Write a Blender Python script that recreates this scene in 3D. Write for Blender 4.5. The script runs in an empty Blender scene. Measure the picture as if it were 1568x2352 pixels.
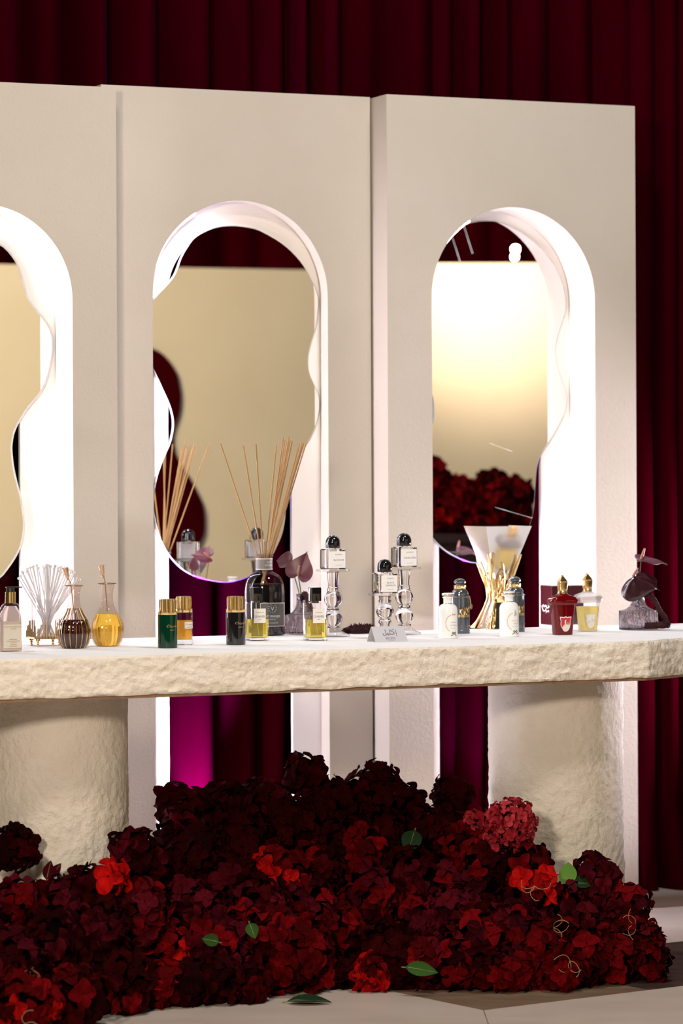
import bpy, bmesh, math, random
from math import sin, cos, pi, sqrt, radians, atan2
from mathutils import Vector, Matrix, noise

random.seed(7)
scene = bpy.context.scene
col = scene.collection

# ------------------------------------------------------------------ camera model
F, CX, CY, HZ, EPS = 7300.0, 784.0, 1176.0, 1085.0, 0.0045
H = 1.19            # camera height
TZ = 0.783          # table top height
A = radians(23.6)   # the set runs away to the right by this angle
U = Vector((cos(A), sin(A), 0)); N = Vector((sin(A), -cos(A), 0))

cam_d = bpy.data.cameras.new('camera'); cam = bpy.data.objects.new('camera', cam_d); col.objects.link(cam)
cam.location = (0, 0, H); cam.rotation_euler = (pi / 2, EPS, 0)
cam_d.sensor_fit = 'VERTICAL'; cam_d.sensor_height = 36.0; cam_d.sensor_width = 24.0
cam_d.lens = F / 2352 * 36; cam_d.shift_y = (HZ - CY) / 2352
cam_d.clip_start = 0.1; cam_d.clip_end = 100
cam_d.dof.use_dof = True; cam_d.dof.focus_distance = 7.6; cam_d.dof.aperture_fstop = 3.5
scene.camera = cam
vs = scene.view_settings
vs.view_transform = 'Standard'; vs.look = 'None'; vs.gamma = 1; vs.exposure = 0.22; vs.use_curve_mapping = False

def ray(px, py):
    dx, dy = px - CX, py - CY
    return (dx - EPS * dy) / F, (dy + EPS * dx - (HZ - CY)) / F
def at_depth(px, py, Y):
    ax, ay = ray(px, py)
    return Vector((ax * Y, Y, H - ay * Y))
def at_z(px, py, z):
    ax, ay = ray(px, py)
    return at_depth(px, py, (H - z) / ay)
GAP = 0.19
TC, TB, TA = 0.15, 0.055, 0.14          # how far each partition stands forward of the back boards
ORG = at_z(960, 1448, TZ); ORG.z = 0; ORG = ORG - N * (TC + GAP)
def W(s, t, z): return ORG + U * s + N * t + Vector((0, 0, z))
def on_plane(px, py, t):
    ax, ay = ray(px, py)
    Y = (t + ORG.x * N.x + ORG.y * N.y) / (ax * N.x + N.y)
    return Vector((ax * Y, Y, H - ay * Y))
def loc(p):
    d = Vector((p[0], p[1], 0)) - ORG
    return d.x * U.x + d.y * U.y, d.x * N.x + d.y * N.y, p[2]
def S(px, py, t): return loc(on_plane(px, py, t))[0]
def Zp(px, py, t): return on_plane(px, py, t).z
MT = 0.010
def mirrored(p):                         # the far side of the room, seen in the mirrors, stands here
    s, t, z = loc(p); return W(s, 2 * MT - t, z)

# ------------------------------------------------------------------ world and lights
wd = bpy.data.worlds.new('world'); scene.world = wd; wd.use_nodes = True
wd.node_tree.nodes['Background'].inputs[0].default_value = (1.0, 0.86, 0.74, 1)
wd.node_tree.nodes['Background'].inputs[1].default_value = 0.035
def lamp(name, kind, p, target, power, color, size=0.3, spot=None, blend=0.5):
    d = bpy.data.lights.new(name, kind); d.energy = power; d.color = color
    if kind == 'AREA': d.shape = 'DISK'; d.size = size
    else: d.shadow_soft_size = size
    if kind == 'SPOT': d.spot_size = radians(spot); d.spot_blend = blend
    o = bpy.data.objects.new(name, d); col.objects.link(o); o.location = p
    o.rotation_euler = (Vector(target) - Vector(p)).to_track_quat('-Z', 'Y').to_euler()
    return o
lamp('key_light', 'AREA', (-1.25, 1.6, 2.1), (0.1, 8.2, 1.1), 150, (1.0, 0.865, 0.71), 0.45)
lamp('front_truss_light', 'AREA', (-0.6, 3.6, 4.4), (0.0, 7.9, 0.8), 75, (1.0, 0.88, 0.75), 0.6)
lamp('ceiling_light', 'AREA', W(0.1, 2.0, 3.9), W(0.1, 0.75, 0.7), 50, (0.93, 0.95, 1.0), 0.5)
SIDE = W(2.0, 0.48, 0.66)
lamp('side_wash', 'SPOT', SIDE, W(0.55, 0.15, 0.80), 260, (0.98, 0.88, 1.0), 0.04, 66, 0.6)

# ------------------------------------------------------------------ materials
M = {}
def new_mat(name):
    m = bpy.data.materials.new(name); m.use_nodes = True; M[name] = m
    return m, m.node_tree.nodes, m.node_tree.links, m.node_tree.nodes['Principled BSDF']
def plain(name, c, rough=0.5, metal=0.0, **kw):
    m, nd, lk, p = new_mat(name)
    p.inputs['Base Color'].default_value = (*c, 1); p.inputs['Roughness'].default_value = rough; p.inputs['Metallic'].default_value = metal
    for k, v in kw.items(): p.inputs[k.replace('_', ' ')].default_value = v
    return m
def tex(nd, lk, scale, detail=4, rough=0.55, coord='Object', stretch=None):
    tc = nd.new('ShaderNodeTexCoord'); n = nd.new('ShaderNodeTexNoise')
    n.inputs['Scale'].default_value = scale; n.inputs['Detail'].default_value = detail; n.inputs['Roughness'].default_value = rough
    if stretch:
        mp = nd.new('ShaderNodeMapping'); mp.inputs['Scale'].default_value = stretch
        lk.new(tc.outputs[coord], mp.inputs[0]); lk.new(mp.outputs[0], n.inputs['Vector'])
    else: lk.new(tc.outputs[coord], n.inputs['Vector'])
    return n
def ramp(nd, lk, src, stops):
    r = nd.new('ShaderNodeValToRGB'); lk.new(src, r.inputs[0])
    e = r.color_ramp.elements
    while len(e) < len(stops): e.new(0.5)
    for i, (q, c) in enumerate(stops): e[i].position = q; e[i].color = (*c, 1)
    return r
def bump(nd, lk, src, p, strength, dist):
    b = nd.new('ShaderNodeBump'); b.inputs['Strength'].default_value = strength; b.inputs['Distance'].default_value = dist
    lk.new(src, b.inputs['Height']); lk.new(b.outputs[0], p.inputs['Normal']); return b
def grained(name, stops, scale, rough, bscale, bstr, bdist, **kw):
    m, nd, lk, p = new_mat(name)
    n = tex(nd, lk, scale, 5); r = ramp(nd, lk, n.outputs['Fac'], stops); lk.new(r.outputs[0], p.inputs['Base Color'])
    p.inputs['Roughness'].default_value = rough
    n2 = tex(nd, lk, bscale, 6, 0.65); bump(nd, lk, n2.outputs['Fac'], p, bstr, bdist)
    for k, v in kw.items(): p.inputs[k.replace('_', ' ')].default_value = v
    return m
grained('plaster', [(0.3, (0.46, 0.405, 0.345)), (0.7, (0.49, 0.44, 0.38))], 3, 0.75, 130, 0.3, 0.004)
grained('plaster_board', [(0.3, (0.80, 0.75, 0.73)), (0.7, (0.84, 0.80, 0.78))], 3, 0.7, 130, 0.1, 0.002)
grained('stone', [(0.25, (0.76, 0.685, 0.575)), (0.75, (0.86, 0.80, 0.71))], 12, 0.85, 70, 0.75, 0.008)
grained('stone_top', [(0.3, (0.78, 0.765, 0.74)), (0.7, (0.82, 0.81, 0.79))], 8, 0.7, 160, 0.15, 0.002)
grained('raw_board', [(0.3, (0.25, 0.15, 0.09)), (0.7, (0.36, 0.23, 0.14))], 30, 0.8, 90, 0.3, 0.003)
def velvet(name, c, sheen):
    m, nd, lk, p = new_mat(name)
    n = tex(nd, lk, 5, 4, 0.6, stretch=(1, 1, 0.35))
    r = ramp(nd, lk, n.outputs['Fac'], [(0.3, tuple(0.75 * k for k in c)), (0.75, tuple(1.2 * k for k in c))])
    lk.new(r.outputs[0], p.inputs['Base Color']); p.inputs['Roughness'].default_value = 0.9
    p.inputs['Sheen Weight'].default_value = sheen; p.inputs['Sheen Roughness'].default_value = 0.35
    p.inputs['Sheen Tint'].default_value = (0.9, 0.15, 0.25, 1); p.inputs['Specular IOR Level'].default_value = 0.0
    n2 = tex(nd, lk, 400, 3); bump(nd, lk, n2.outputs['Fac'], p, 0.25, 0.001)
velvet('velvet', (0.026, 0.0001, 0.0020), 0.006)
velvet('reflected_velvet', (0.026, 0.0005, 0.0018), 0.008)  # curtain red as it would show in the far wavy mirror
def floor_mat(name, stops, rough, vein):
    m, nd, lk, p = new_mat(name)
    n = tex(nd, lk, 2.5, 8, 0.6, stretch=vein); r = ramp(nd, lk, n.outputs['Fac'], stops)
    lk.new(r.outputs[0], p.inputs['Base Color']); p.inputs['Roughness'].default_value = rough
    n2 = tex(nd, lk, 300, 2); bump(nd, lk, n2.outputs['Fac'], p, 0.05, 0.001)
floor_mat('marble_beige', [(0.3, (0.50, 0.41, 0.345)), (0.5, (0.56, 0.47, 0.40)), (0.7, (0.60, 0.51, 0.44))], 0.28, (1, 3, 1))
floor_mat('marble_brown', [(0.3, (0.15, 0.095, 0.06)), (0.55, (0.21, 0.14, 0.09)), (0.75, (0.27, 0.19, 0.13))], 0.3, (2, 8, 1))
floor_mat('marble_dark', [(0.35, (0.035, 0.022, 0.017)), (0.6, (0.07, 0.045, 0.035)), (0.75, (0.16, 0.11, 0.09))], 0.28, (3, 14, 1))
plain('mirror', (0.93, 0.92, 0.90), 0.0, 1.0)
plain('mirror_edge', (0.55, 0.58, 0.57), 0.15, 0.6)
plain('gold', (0.86, 0.62, 0.28), 0.22, 1.0)
plain('rose_gold', (0.80, 0.52, 0.36), 0.25, 1.0)
plain('old_gold', (0.45, 0.31, 0.15), 0.35, 1.0)
plain('black_gloss', (0.006, 0.006, 0.007), 0.08, 0, Coat_Weight=0.6)
plain('black_matte', (0.012, 0.011, 0.011), 0.4)
plain('ink', (0.03, 0.03, 0.032), 0.6)
plain('ink_soft', (0.22, 0.21, 0.21), 0.6)
plain('paper', (0.80, 0.79, 0.77), 0.6)
plain('label_white', (0.83, 0.82, 0.81), 0.5)
plain('label_cream', (0.76, 0.72, 0.66), 0.5)
plain('label_taupe', (0.15, 0.13, 0.115), 0.5)
plain('label_charcoal', (0.075, 0.07, 0.067), 0.5)
plain('card_grey', (0.50, 0.49, 0.52), 0.4)
plain('print_light', (0.62, 0.60, 0.57), 0.5)
plain('porcelain', (0.86, 0.855, 0.835), 0.12, 0, Coat_Weight=0.5)
plain('print_rose', (0.55, 0.26, 0.17), 0.5)
plain('print_grey', (0.38, 0.37, 0.35), 0.5)
plain('print_green', (0.075, 0.075, 0.035), 0.5)
plain('gunmetal', (0.17, 0.20, 0.23), 0.16, 0.75)
plain('maroon_box', (0.035, 0.004, 0.006), 0.25, 0, Coat_Weight=0.6)
plain('maroon_matte', (0.012, 0.001, 0.002), 0.9)
plain('reed', (0.29, 0.155, 0.042), 0.6)
plain('stem_green', (0.09, 0.085, 0.035), 0.5)
plain('spathe', (0.085, 0.017, 0.026), 0.4)
plain('spathe_dark', (0.022, 0.004, 0.006), 0.22, 0, Coat_Weight=0.3)
plain('spathe_pale', (0.12, 0.045, 0.06), 0.45)
plain('spadix', (0.32, 0.13, 0.10), 0.5)
plain('tassel', (0.030, 0.002, 0.006), 0.9)
plain('red_shield', (0.55, 0.03, 0.05), 0.4)
plain('orange_print', (0.75, 0.22, 0.05), 0.4)
plain('shade_core', (0.004, 0.0006, 0.0009), 0.95, 0, Specular_IOR_Level=0.02)  # near-black colour holds the shade between the florets
plain('twig', (0.30, 0.20, 0.09), 0.7)
plain('twig_green', (0.13, 0.17, 0.06), 0.6)
plain('wire', (0.10, 0.09, 0.08), 0.4, 0.8)
plain('lotion', (0.58, 0.53, 0.45), 0.35)
plain('rosy_steel', (0.80, 0.75, 0.73), 0.10, 1.0)
plain('print_gold', (0.30, 0.21, 0.10), 0.5)
plain('shield_lip', (0.80, 0.79, 0.80), 0.5)
plain('joint', (0.25, 0.21, 0.17), 0.8)
def leafy(name, c1, c2):
    m, nd, lk, p = new_mat(name)
    oi = nd.new('ShaderNodeObjectInfo'); r = ramp(nd, lk, oi.outputs['Random'], [(0.0, c1), (1.0, c2)])
    n = tex(nd, lk, 3.0, 4); mx = nd.new('ShaderNodeMix'); mx.data_type = 'RGBA'; mx.blend_type = 'MULTIPLY'
    rr = ramp(nd, lk, n.outputs['Fac'], [(0.3, (0.6, 0.6, 0.6)), (0.7, (1.15, 1.15, 1.15))])
    mx.inputs[0].default_value = 1.0; lk.new(r.outputs[0], mx.inputs[6]); lk.new(rr.outputs[0], mx.inputs[7])
    lk.new(mx.outputs[2], p.inputs['Base Color']); p.inputs['Roughness'].default_value = 0.8
    p.inputs['Specular IOR Level'].default_value = 0.03
    n2 = tex(nd, lk, 14, 3); bump(nd, lk, n2.outputs['Fac'], p, 0.3, 0.02)
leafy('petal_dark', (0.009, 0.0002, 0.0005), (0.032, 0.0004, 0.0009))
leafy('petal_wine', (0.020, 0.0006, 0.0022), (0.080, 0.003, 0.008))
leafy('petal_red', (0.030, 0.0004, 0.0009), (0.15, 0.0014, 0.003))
leafy('petal_scarlet', (0.22, 0.002, 0.002), (0.46, 0.005, 0.004))
leafy('petal_pink', (0.22, 0.006, 0.012), (0.40, 0.035, 0.045))
leafy('leaf_green', (0.02, 0.055, 0.012), (0.05, 0.12, 0.02))
leafy('leaf_bright', (0.10, 0.22, 0.03), (0.12, 0.25, 0.04))
leafy('leaf_deep', (0.012, 0.03, 0.012), (0.015, 0.035, 0.014))
def thin_glass(name, tint, gloss=1.0, rough=0.0):
    m, nd, lk, p = new_mat(name); nd.remove(p)
    out = nd['Material Output']; tr = nd.new('ShaderNodeBsdfTransparent'); tr.inputs[0].default_value = (*tint, 1)
    gl = nd.new('ShaderNodeBsdfGlossy'); gl.inputs['Roughness'].default_value = rough
    fr = nd.new('ShaderNodeFresnel'); ge = nd.new('ShaderNodeNewGeometry'); io = nd.new('ShaderNodeMath'); io.operation = 'MULTIPLY_ADD'; io.inputs[1].default_value = -0.8333; io.inputs[2].default_value = 1.5
    lk.new(ge.outputs['Backfacing'], io.inputs[0]); lk.new(io.outputs[0], fr.inputs[0])   # a thin pane reflects alike from both sides
    mx = nd.new('ShaderNodeMixShader'); mu = nd.new('ShaderNodeMath'); mu.operation = 'MULTIPLY'; mu.inputs[1].default_value = gloss
    lk.new(fr.outputs[0], mu.inputs[0]); lk.new(mu.outputs[0], mx.inputs[0]); lk.new(tr.outputs[0], mx.inputs[1]); lk.new(gl.outputs[0], mx.inputs[2]); lk.new(mx.outputs[0], out.inputs[0])
thin_glass('glass_thin', (0.96, 0.96, 0.965))
thin_glass('glass_soft', (0.965, 0.965, 0.97), 0.6)
thin_glass('glass_rose', (0.94, 0.87, 0.86))
thin_glass('glass_smoke', (0.84, 0.80, 0.84))
plain('glass', (0.985, 0.985, 0.985), 0.0, 0, Transmission_Weight=1.0, IOR=1.45)
plain('glass_lilac', (0.985, 0.96, 0.985), 0.05, 0, Transmission_Weight=0.7, IOR=1.3)
plain('glass_frost', (0.90, 0.86, 0.84), 0.35, 0, Transmission_Weight=0.85, IOR=1.45)
plain('liquid_yellow', (0.96, 0.80, 0.12), 0.0, 0, Transmission_Weight=0.85, IOR=1.33)
plain('liquid_honey', (0.96, 0.70, 0.10), 0.0, 0, Transmission_Weight=0.75, IOR=1.33)
plain('liquid_amber', (0.98, 0.50, 0.06), 0.02, 0, Transmission_Weight=0.35, IOR=1.33)
plain('liquid_pale', (1.0, 0.80, 0.25), 0.3, 0, Transmission_Weight=0.1, IOR=1.33)
plain('liquid_cola', (0.035, 0.006, 0.004), 0.05, 0, Coat_Weight=0.5)
plain('liquid_black', (0.006, 0.004, 0.005), 0.05, 0, Coat_Weight=0.5)
plain('glass_green', (0.0, 0.035, 0.014), 0.06, 0, Transmission_Weight=0.2)
plain('glass_red', (0.16, 0.001, 0.003), 0.06, 0, Transmission_Weight=0.3)
def emit(name, c, st):
    m, nd, lk, p = new_mat(name)
    p.inputs['Base Color'].default_value = (*c, 1); p.inputs['Emission Color'].default_value = (*c, 1); p.inputs['Emission Strength'].default_value = st
emit('led', (0.88, 0.85, 1.0), 190)
emit('led_soft', (0.92, 0.86, 1.0), 120)
emit('bulb', (1.0, 0.90, 0.78), 60)
# ridged smoky glass of the small vases
m, nd, lk, p = new_mat('ridged_glass')
p.inputs['Base Color'].default_value = (0.72, 0.66, 0.70, 1); p.inputs['Roughness'].default_value = 0.05; p.inputs['Transmission Weight'].default_value = 1.0; p.inputs['IOR'].default_value = 1.3
n_ = tex(nd, lk, 60, 3, 0.6, stretch=(1.6, 1.6, 0.35)); bump(nd, lk, n_.outputs['Fac'], p, 0.9, 0.012)

# ------------------------------------------------------------------ mesh helpers
class MB:
    def __init__(self): self.v = []; self.f = []
    def add(self, vs, fs):
        o = len(self.v); self.v += [tuple(x) for x in vs]; self.f += [tuple(i + o for i in f) for f in fs]; return self
    def box(self, x0, x1, y0, y1, z0, z1):
        return self.add([(x0, y0, z0), (x1, y0, z0), (x1, y1, z0), (x0, y1, z0), (x0, y0, z1), (x1, y0, z1), (x1, y1, z1), (x0, y1, z1)],
                        [(0, 3, 2, 1), (4, 5, 6, 7), (0, 1, 5, 4), (1, 2, 6, 5), (2, 3, 7, 6), (3, 0, 4, 7)])
    def loft(self, secs, cap=True, c=(0, 0)):
        n = len(secs[0][0]); vs = []; fs = []
        for pts, z in secs: vs += [(x + c[0], y + c[1], z) for x, y in pts]
        for k in range(len(secs) - 1):
            for i in range(n):
                j = (i + 1) % n; fs.append((k * n + i, k * n + j, (k + 1) * n + j, (k + 1) * n + i))
        if cap:
            fs.append(tuple(range(n))[::-1]); fs.append(tuple((len(secs) - 1) * n + i for i in range(n)))
        return self.add(vs, fs)
    def lathe(self, prof, n=32, c=(0, 0), cap=True, flute=0, nf=0):
        return self.loft([(circ(r, n, flute, nf), z) for r, z in prof], cap, c)
    def tube(self, pts, rad, n=6, cap=True):
        pts = [Vector(p) for p in pts]; rr = rad if isinstance(rad, (list, tuple)) else [rad] * len(pts)
        vs = []; fs = []; up = Vector((0.31, 0.17, 0.93))
        for i, p in enumerate(pts):
            d = (pts[min(i + 1, len(pts) - 1)] - pts[max(i - 1, 0)]).normalized()
            a = d.cross(up)
            if a.length < 1e-4: a = d.cross(Vector((1, 0, 0)))
            a.normalize(); b = d.cross(a)
            vs += [p + (a * cos(2 * pi * k / n) + b * sin(2 * pi * k / n)) * rr[i] for k in range(n)]
        for i in range(len(pts) - 1):
            for k in range(n):
                j = (k + 1) % n; fs.append((i * n + k, i * n + j, (i + 1) * n + j, (i + 1) * n + k))
        if cap: fs.append(tuple(range(n))[::-1]); fs.append(tuple((len(pts) - 1) * n + k for k in range(n)))
        return self.add(vs, fs)
    def grid(self, fn, nu, nv, close_u=False):
        vs = [fn(i / (nu if close_u else nu - 1), j / (nv - 1)) for j in range(nv) for i in range(nu)]
        fs = []
        for j in range(nv - 1):
            for i in range(nu if close_u else nu - 1):
                k = (i + 1) % nu; fs.append((j * nu + i, j * nu + k, (j + 1) * nu + k, (j + 1) * nu + i))
        return self.add(vs, fs)
    def sphere(self, c, r, n=12, m=8, sc=(1, 1, 1)):
        c = Vector(c)
        prof = [(max(1e-4, sin(pi * k / m)) * r, -cos(pi * k / m) * r) for k in range(m + 1)]
        vs = []; fs = []
        for q, z in prof: vs += [(c.x + q * cos(2 * pi * i / n) * sc[0], c.y + q * sin(2 * pi * i / n) * sc[1], c.z + z * sc[2]) for i in range(n)]
        for k in range(m):
            for i in range(n): fs.append((k * n + i, k * n + (i + 1) % n, (k + 1) * n + (i + 1) % n, (k + 1) * n + i))
        return self.add(vs, fs)
    def prism(self, poly, fn0, fn1):
        n = len(poly); vs = [fn0(p) for p in poly] + [fn1(p) for p in poly]
        fs = [tuple(range(n)), tuple(range(2 * n - 1, n - 1, -1))]
        for i in range(n): j = (i + 1) % n; fs.append((i, i + n, j + n, j))
        return self.add(vs, fs)
    def mesh(self, name, mat, smooth=True, scale=1.0, sharp=35):
        me = bpy.data.meshes.new(name)
        me.from_pydata([(x * scale, y * scale, z * scale) for x, y, z in self.v], [], self.f)
        bm = bmesh.new(); bm.from_mesh(me); bmesh.ops.recalc_face_normals(bm, faces=bm.faces); bm.to_mesh(me); bm.free()
        if smooth:
            me.polygons.foreach_set('use_smooth', [True] * len(me.polygons))
            me.set_sharp_from_angle(angle=radians(sharp))
        me.materials.append(M[mat]); me.update(); return me
    def build(self, name, mat, parent=None, smooth=True, scale=1.0, sharp=35):
        o = bpy.data.objects.new(name, self.mesh(name, mat, smooth, scale, sharp)); col.objects.link(o)
        if parent: o.parent = parent
        return o
def circ(r, n=32, flute=0, nf=0):
    return [(r * (1 + flute * cos(nf * 2 * pi * i / n)) * cos(2 * pi * i / n), r * (1 + flute * cos(nf * 2 * pi * i / n)) * sin(2 * pi * i / n)) for i in range(n)]
def rrect(hx, hy, rc, k=4):
    rc = min(rc, hx, hy); out = []
    for q, (sx, sy) in enumerate(((1, 1), (-1, 1), (-1, -1), (1, -1))):
        for i in range(k + 1):
            a = q * pi / 2 + i / k * pi / 2
            out.append((sx * (hx - rc) + rc * cos(a), sy * (hy - rc) + rc * sin(a)))
    return out
def catmull(P, k=5, closed=True):
    n = len(P); out = []
    for i in range(n if closed else n - 1):
        g = lambda j: P[j % n] if closed else P[max(0, min(n - 1, j))]
        p0, p1, p2, p3 = g(i - 1), g(i), g(i + 1), g(i + 2)
        for q in range(k):
            t = q / k
            out.append(tuple(0.5 * (2 * b + (c - a) * t + (2 * a - 5 * b + 4 * c - d) * t * t + (3 * b - a - 3 * c + d) * t ** 3) for a, b, c, d in zip(p0, p1, p2, p3)))
    if not closed: out.append(tuple(P[-1]))
    return out
def tag(o, label=None, cat=None, group=None, kind=None):
    if label: o['label'] = label
    if cat: o['category'] = cat
    if group: o['group'] = group
    if kind: o['kind'] = kind
    return o
def empty(name, p, rz=0.0):
    o = bpy.data.objects.new(name, None); o.empty_display_size = 0.02; col.objects.link(o)
    o.location = p; o.rotation_euler = (0, 0, rz); return o
def thing(name, label, cat, p, group=None, rz=None): return tag(empty(name, p, A if rz is None else rz), label, cat, group)
def lettering(txt, size, x, z, y, parent, mat, m, wrap=None, shear=0.0, name='lettering', spacing=1.0, align='CENTER'):
    cu = bpy.data.curves.new('text', 'FONT'); cu.body = txt; cu.size = size; cu.align_x = align; cu.shear = shear; cu.space_character = spacing; cu.resolution_u = 2
    o = bpy.data.objects.new('text', cu); col.objects.link(o)
    bpy.context.view_layer.update()
    me = bpy.data.meshes.new_from_object(o.evaluated_get(bpy.context.evaluated_depsgraph_get())); me.name = name
    col.objects.unlink(o); bpy.data.objects.remove(o); bpy.data.curves.remove(cu)
    for v in me.vertices:
        tx, ty = v.co.x + x, v.co.y
        if wrap: v.co = (wrap * sin(tx / wrap) * m, -wrap * cos(tx / wrap) * m, (z + ty) * m)
        else: v.co = (tx * m, y * m, (z + ty) * m)
    me.materials.clear(); me.materials.append(M[mat]); me.update()
    ob = bpy.data.objects.new(name, me); col.objects.link(ob); ob.parent = parent; return ob
def patch(x0, x1, z0, z1, y, parent, mat, m, wrap=None, name='label', th=0.35):
    mb = MB()
    if wrap:
        k = 9
        for r in (wrap, wrap + th):
            pass
        def ring(r, z): return [(r * sin((x0 + (x1 - x0) * i / k) / wrap), -r * cos((x0 + (x1 - x0) * i / k) / wrap), z) for i in range(k + 1)]
        vs = ring(wrap + th, z0) + ring(wrap + th, z1) + ring(wrap, z0) + ring(wrap, z1); q = k + 1; fs = []
        for i in range(k):
            fs += [(i, i + 1, q + i + 1, q + i), (2 * q + i, 3 * q + i, 3 * q + i + 1, 2 * q + i + 1), (i, 2 * q + i, 2 * q + i + 1, i + 1), (q + i, q + i + 1, 3 * q + i + 1, 3 * q + i)]
        mb.add(vs, fs)
    else: mb.box(x0, x1, y - th, y, z0, z1)
    return mb.build(name, mat, parent, False, m)
def on_table(px, py):
    p = at_z(px, py, TZ); return p, p.y / F
def copy_tree(o, parent=None):
    c = o.copy(); col.objects.link(c); c.parent = parent
    for ch in [x for x in bpy.data.objects if x.parent == o]: copy_tree(ch, c)
    return c

# ------------------------------------------------------------------ the setting: floor
fl = MB().box(-9, 9, -3, 16, -0.06, -0.012).build('floor', 'joint', None, False); tag(fl, 'pale beige marble floor with brown inlay', None, None, 'structure')
a0, b0, c0 = at_z(930, 2283, 0), at_z(1110, 2320, 0), at_z(1568, 2264, 0)
d0 = at_z(1530, 2166, 0)
xl = (a0 - b0).normalized(); xr = (c0 - b0).normalized()
def T(pts, mat):
    P = [Vector((p.x, p.y, 0)) for p in pts]; cx = sum(P, Vector()) / len(P)
    P = [p + (cx - p).normalized() * 0.0012 for p in P]
    return MB().prism(P, lambda p: (p.x, p.y, 0.0), lambda p: (p.x, p.y, -0.0115)).build('floor_tile', mat, fl, False)
det = -xl.x * xr.y + xr.x * xl.y
mm_ = ((d0.x - b0.x) * -xr.y + xr.x * (d0.y - b0.y)) / det
pc_ = b0 + xl * mm_                                   # far left corner of the brown inlay
qq = b0 + xr * (at_z(1492, 2274, 0) - b0).dot(xr); qu = pc_ + (qq - b0)
re_, ru_ = c0 + xr * 1.6, pc_ + (c0 + xr * 1.6 - b0)
V3 = lambda x, y: Vector((x, y, 0))
T([b0, pc_, qu, qq], 'marble_brown')
T([qq, qu, ru_, re_], 'marble_dark')
T([b0, qq, re_, V3(3.5, 3.0), V3(0.36, 3.0)], 'marble_beige')
T([b0, V3(0.36, 3.0), V3(-4, 3.0), V3(-4, 13), pc_], 'marble_beige')
T([pc_, V3(-4, 13), V3(7, 14), ru_, qu], 'marble_beige')
T([V3(0.36, 3.0), V3(3.5, 3.0), V3(8, -2), V3(-6, -2), V3(-4, 3.0)], 'marble_beige')
T([re_, ru_, V3(7, 14), V3(8, -2), V3(3.5, 3.0)], 'marble_beige')

# ------------------------------------------------------------------ curtains
def curtain(name, label, fn, length, z1, mat, seed, amp=(0.05, 0.12), wid=(0.06, 0.16)):
    rnd = random.Random(seed); q = 0; folds = []
    while q < length:
        w = rnd.uniform(*wid); folds.append((q, w, rnd.uniform(*amp), rnd.uniform(0.3, 0.7), rnd.uniform(-0.012, 0.012))); q += w
    cols = []
    for q, w, a, sk, off in folds:
        for k in range(8):
            x = k / 8; y = x / sk * 0.5 if x < sk else 0.5 + (x - sk) / (1 - sk) * 0.5
            cols.append((q + w * x, a * (sin(pi * y) ** 0.75 if y > 0 else 0) + off))
    rows = [0, 0.02, 0.06, 0.12, 0.25, 0.5, 0.9, 1.3, 1.7, 2.2, z1]
    vs = []; fs = []; n = len(cols)
    for z in rows:
        for s, t in cols:
            k = 1 + 0.9 * max(0, 1 - z / 0.25) * (0.5 + noise.noise(Vector((s * 3, seed, 0))))
            ds = 0.012 * noise.noise(Vector((s * 2.2, z * 0.9, seed))) + 0.03 * max(0, 1 - z / 0.5) * noise.noise(Vector((s * 4, 3.3, seed)))
            dt = 0.012 * noise.noise(Vector((s * 5, z * 1.1, seed + 9)))
            vs.append(fn(s + ds, t * k + dt, z))
    for r in range(len(rows) - 1):
        for i in range(n - 1): fs.append((r * n + i, r * n + i + 1, (r + 1) * n + i + 1, (r + 1) * n + i))
    o = MB().add(vs, fs).build(name, mat, None, True, 1.0, 60)
    return tag(o, label, 'curtain')
s_l, s_r = S(-1100, 1100, -0.2), S(1475, 1100, -0.2)
curtain('velvet_curtain', 'dark red velvet curtain hanging in folds behind the arched partitions', lambda s, t, z: W(s_l + s, -0.275 + t, z), s_r - s_l, 3.3, 'velvet', 3)
s_e = S(2600, 1100, -0.2)
curtain('velvet_curtain', 'dark red velvet curtain at the right, falling free to the marble floor', lambda s, t, z: W(s_r - 0.05 + s, -0.225 + t, z), s_e - s_r, 3.3, 'velvet', 12, (0.03, 0.07), (0.07, 0.14))

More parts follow.
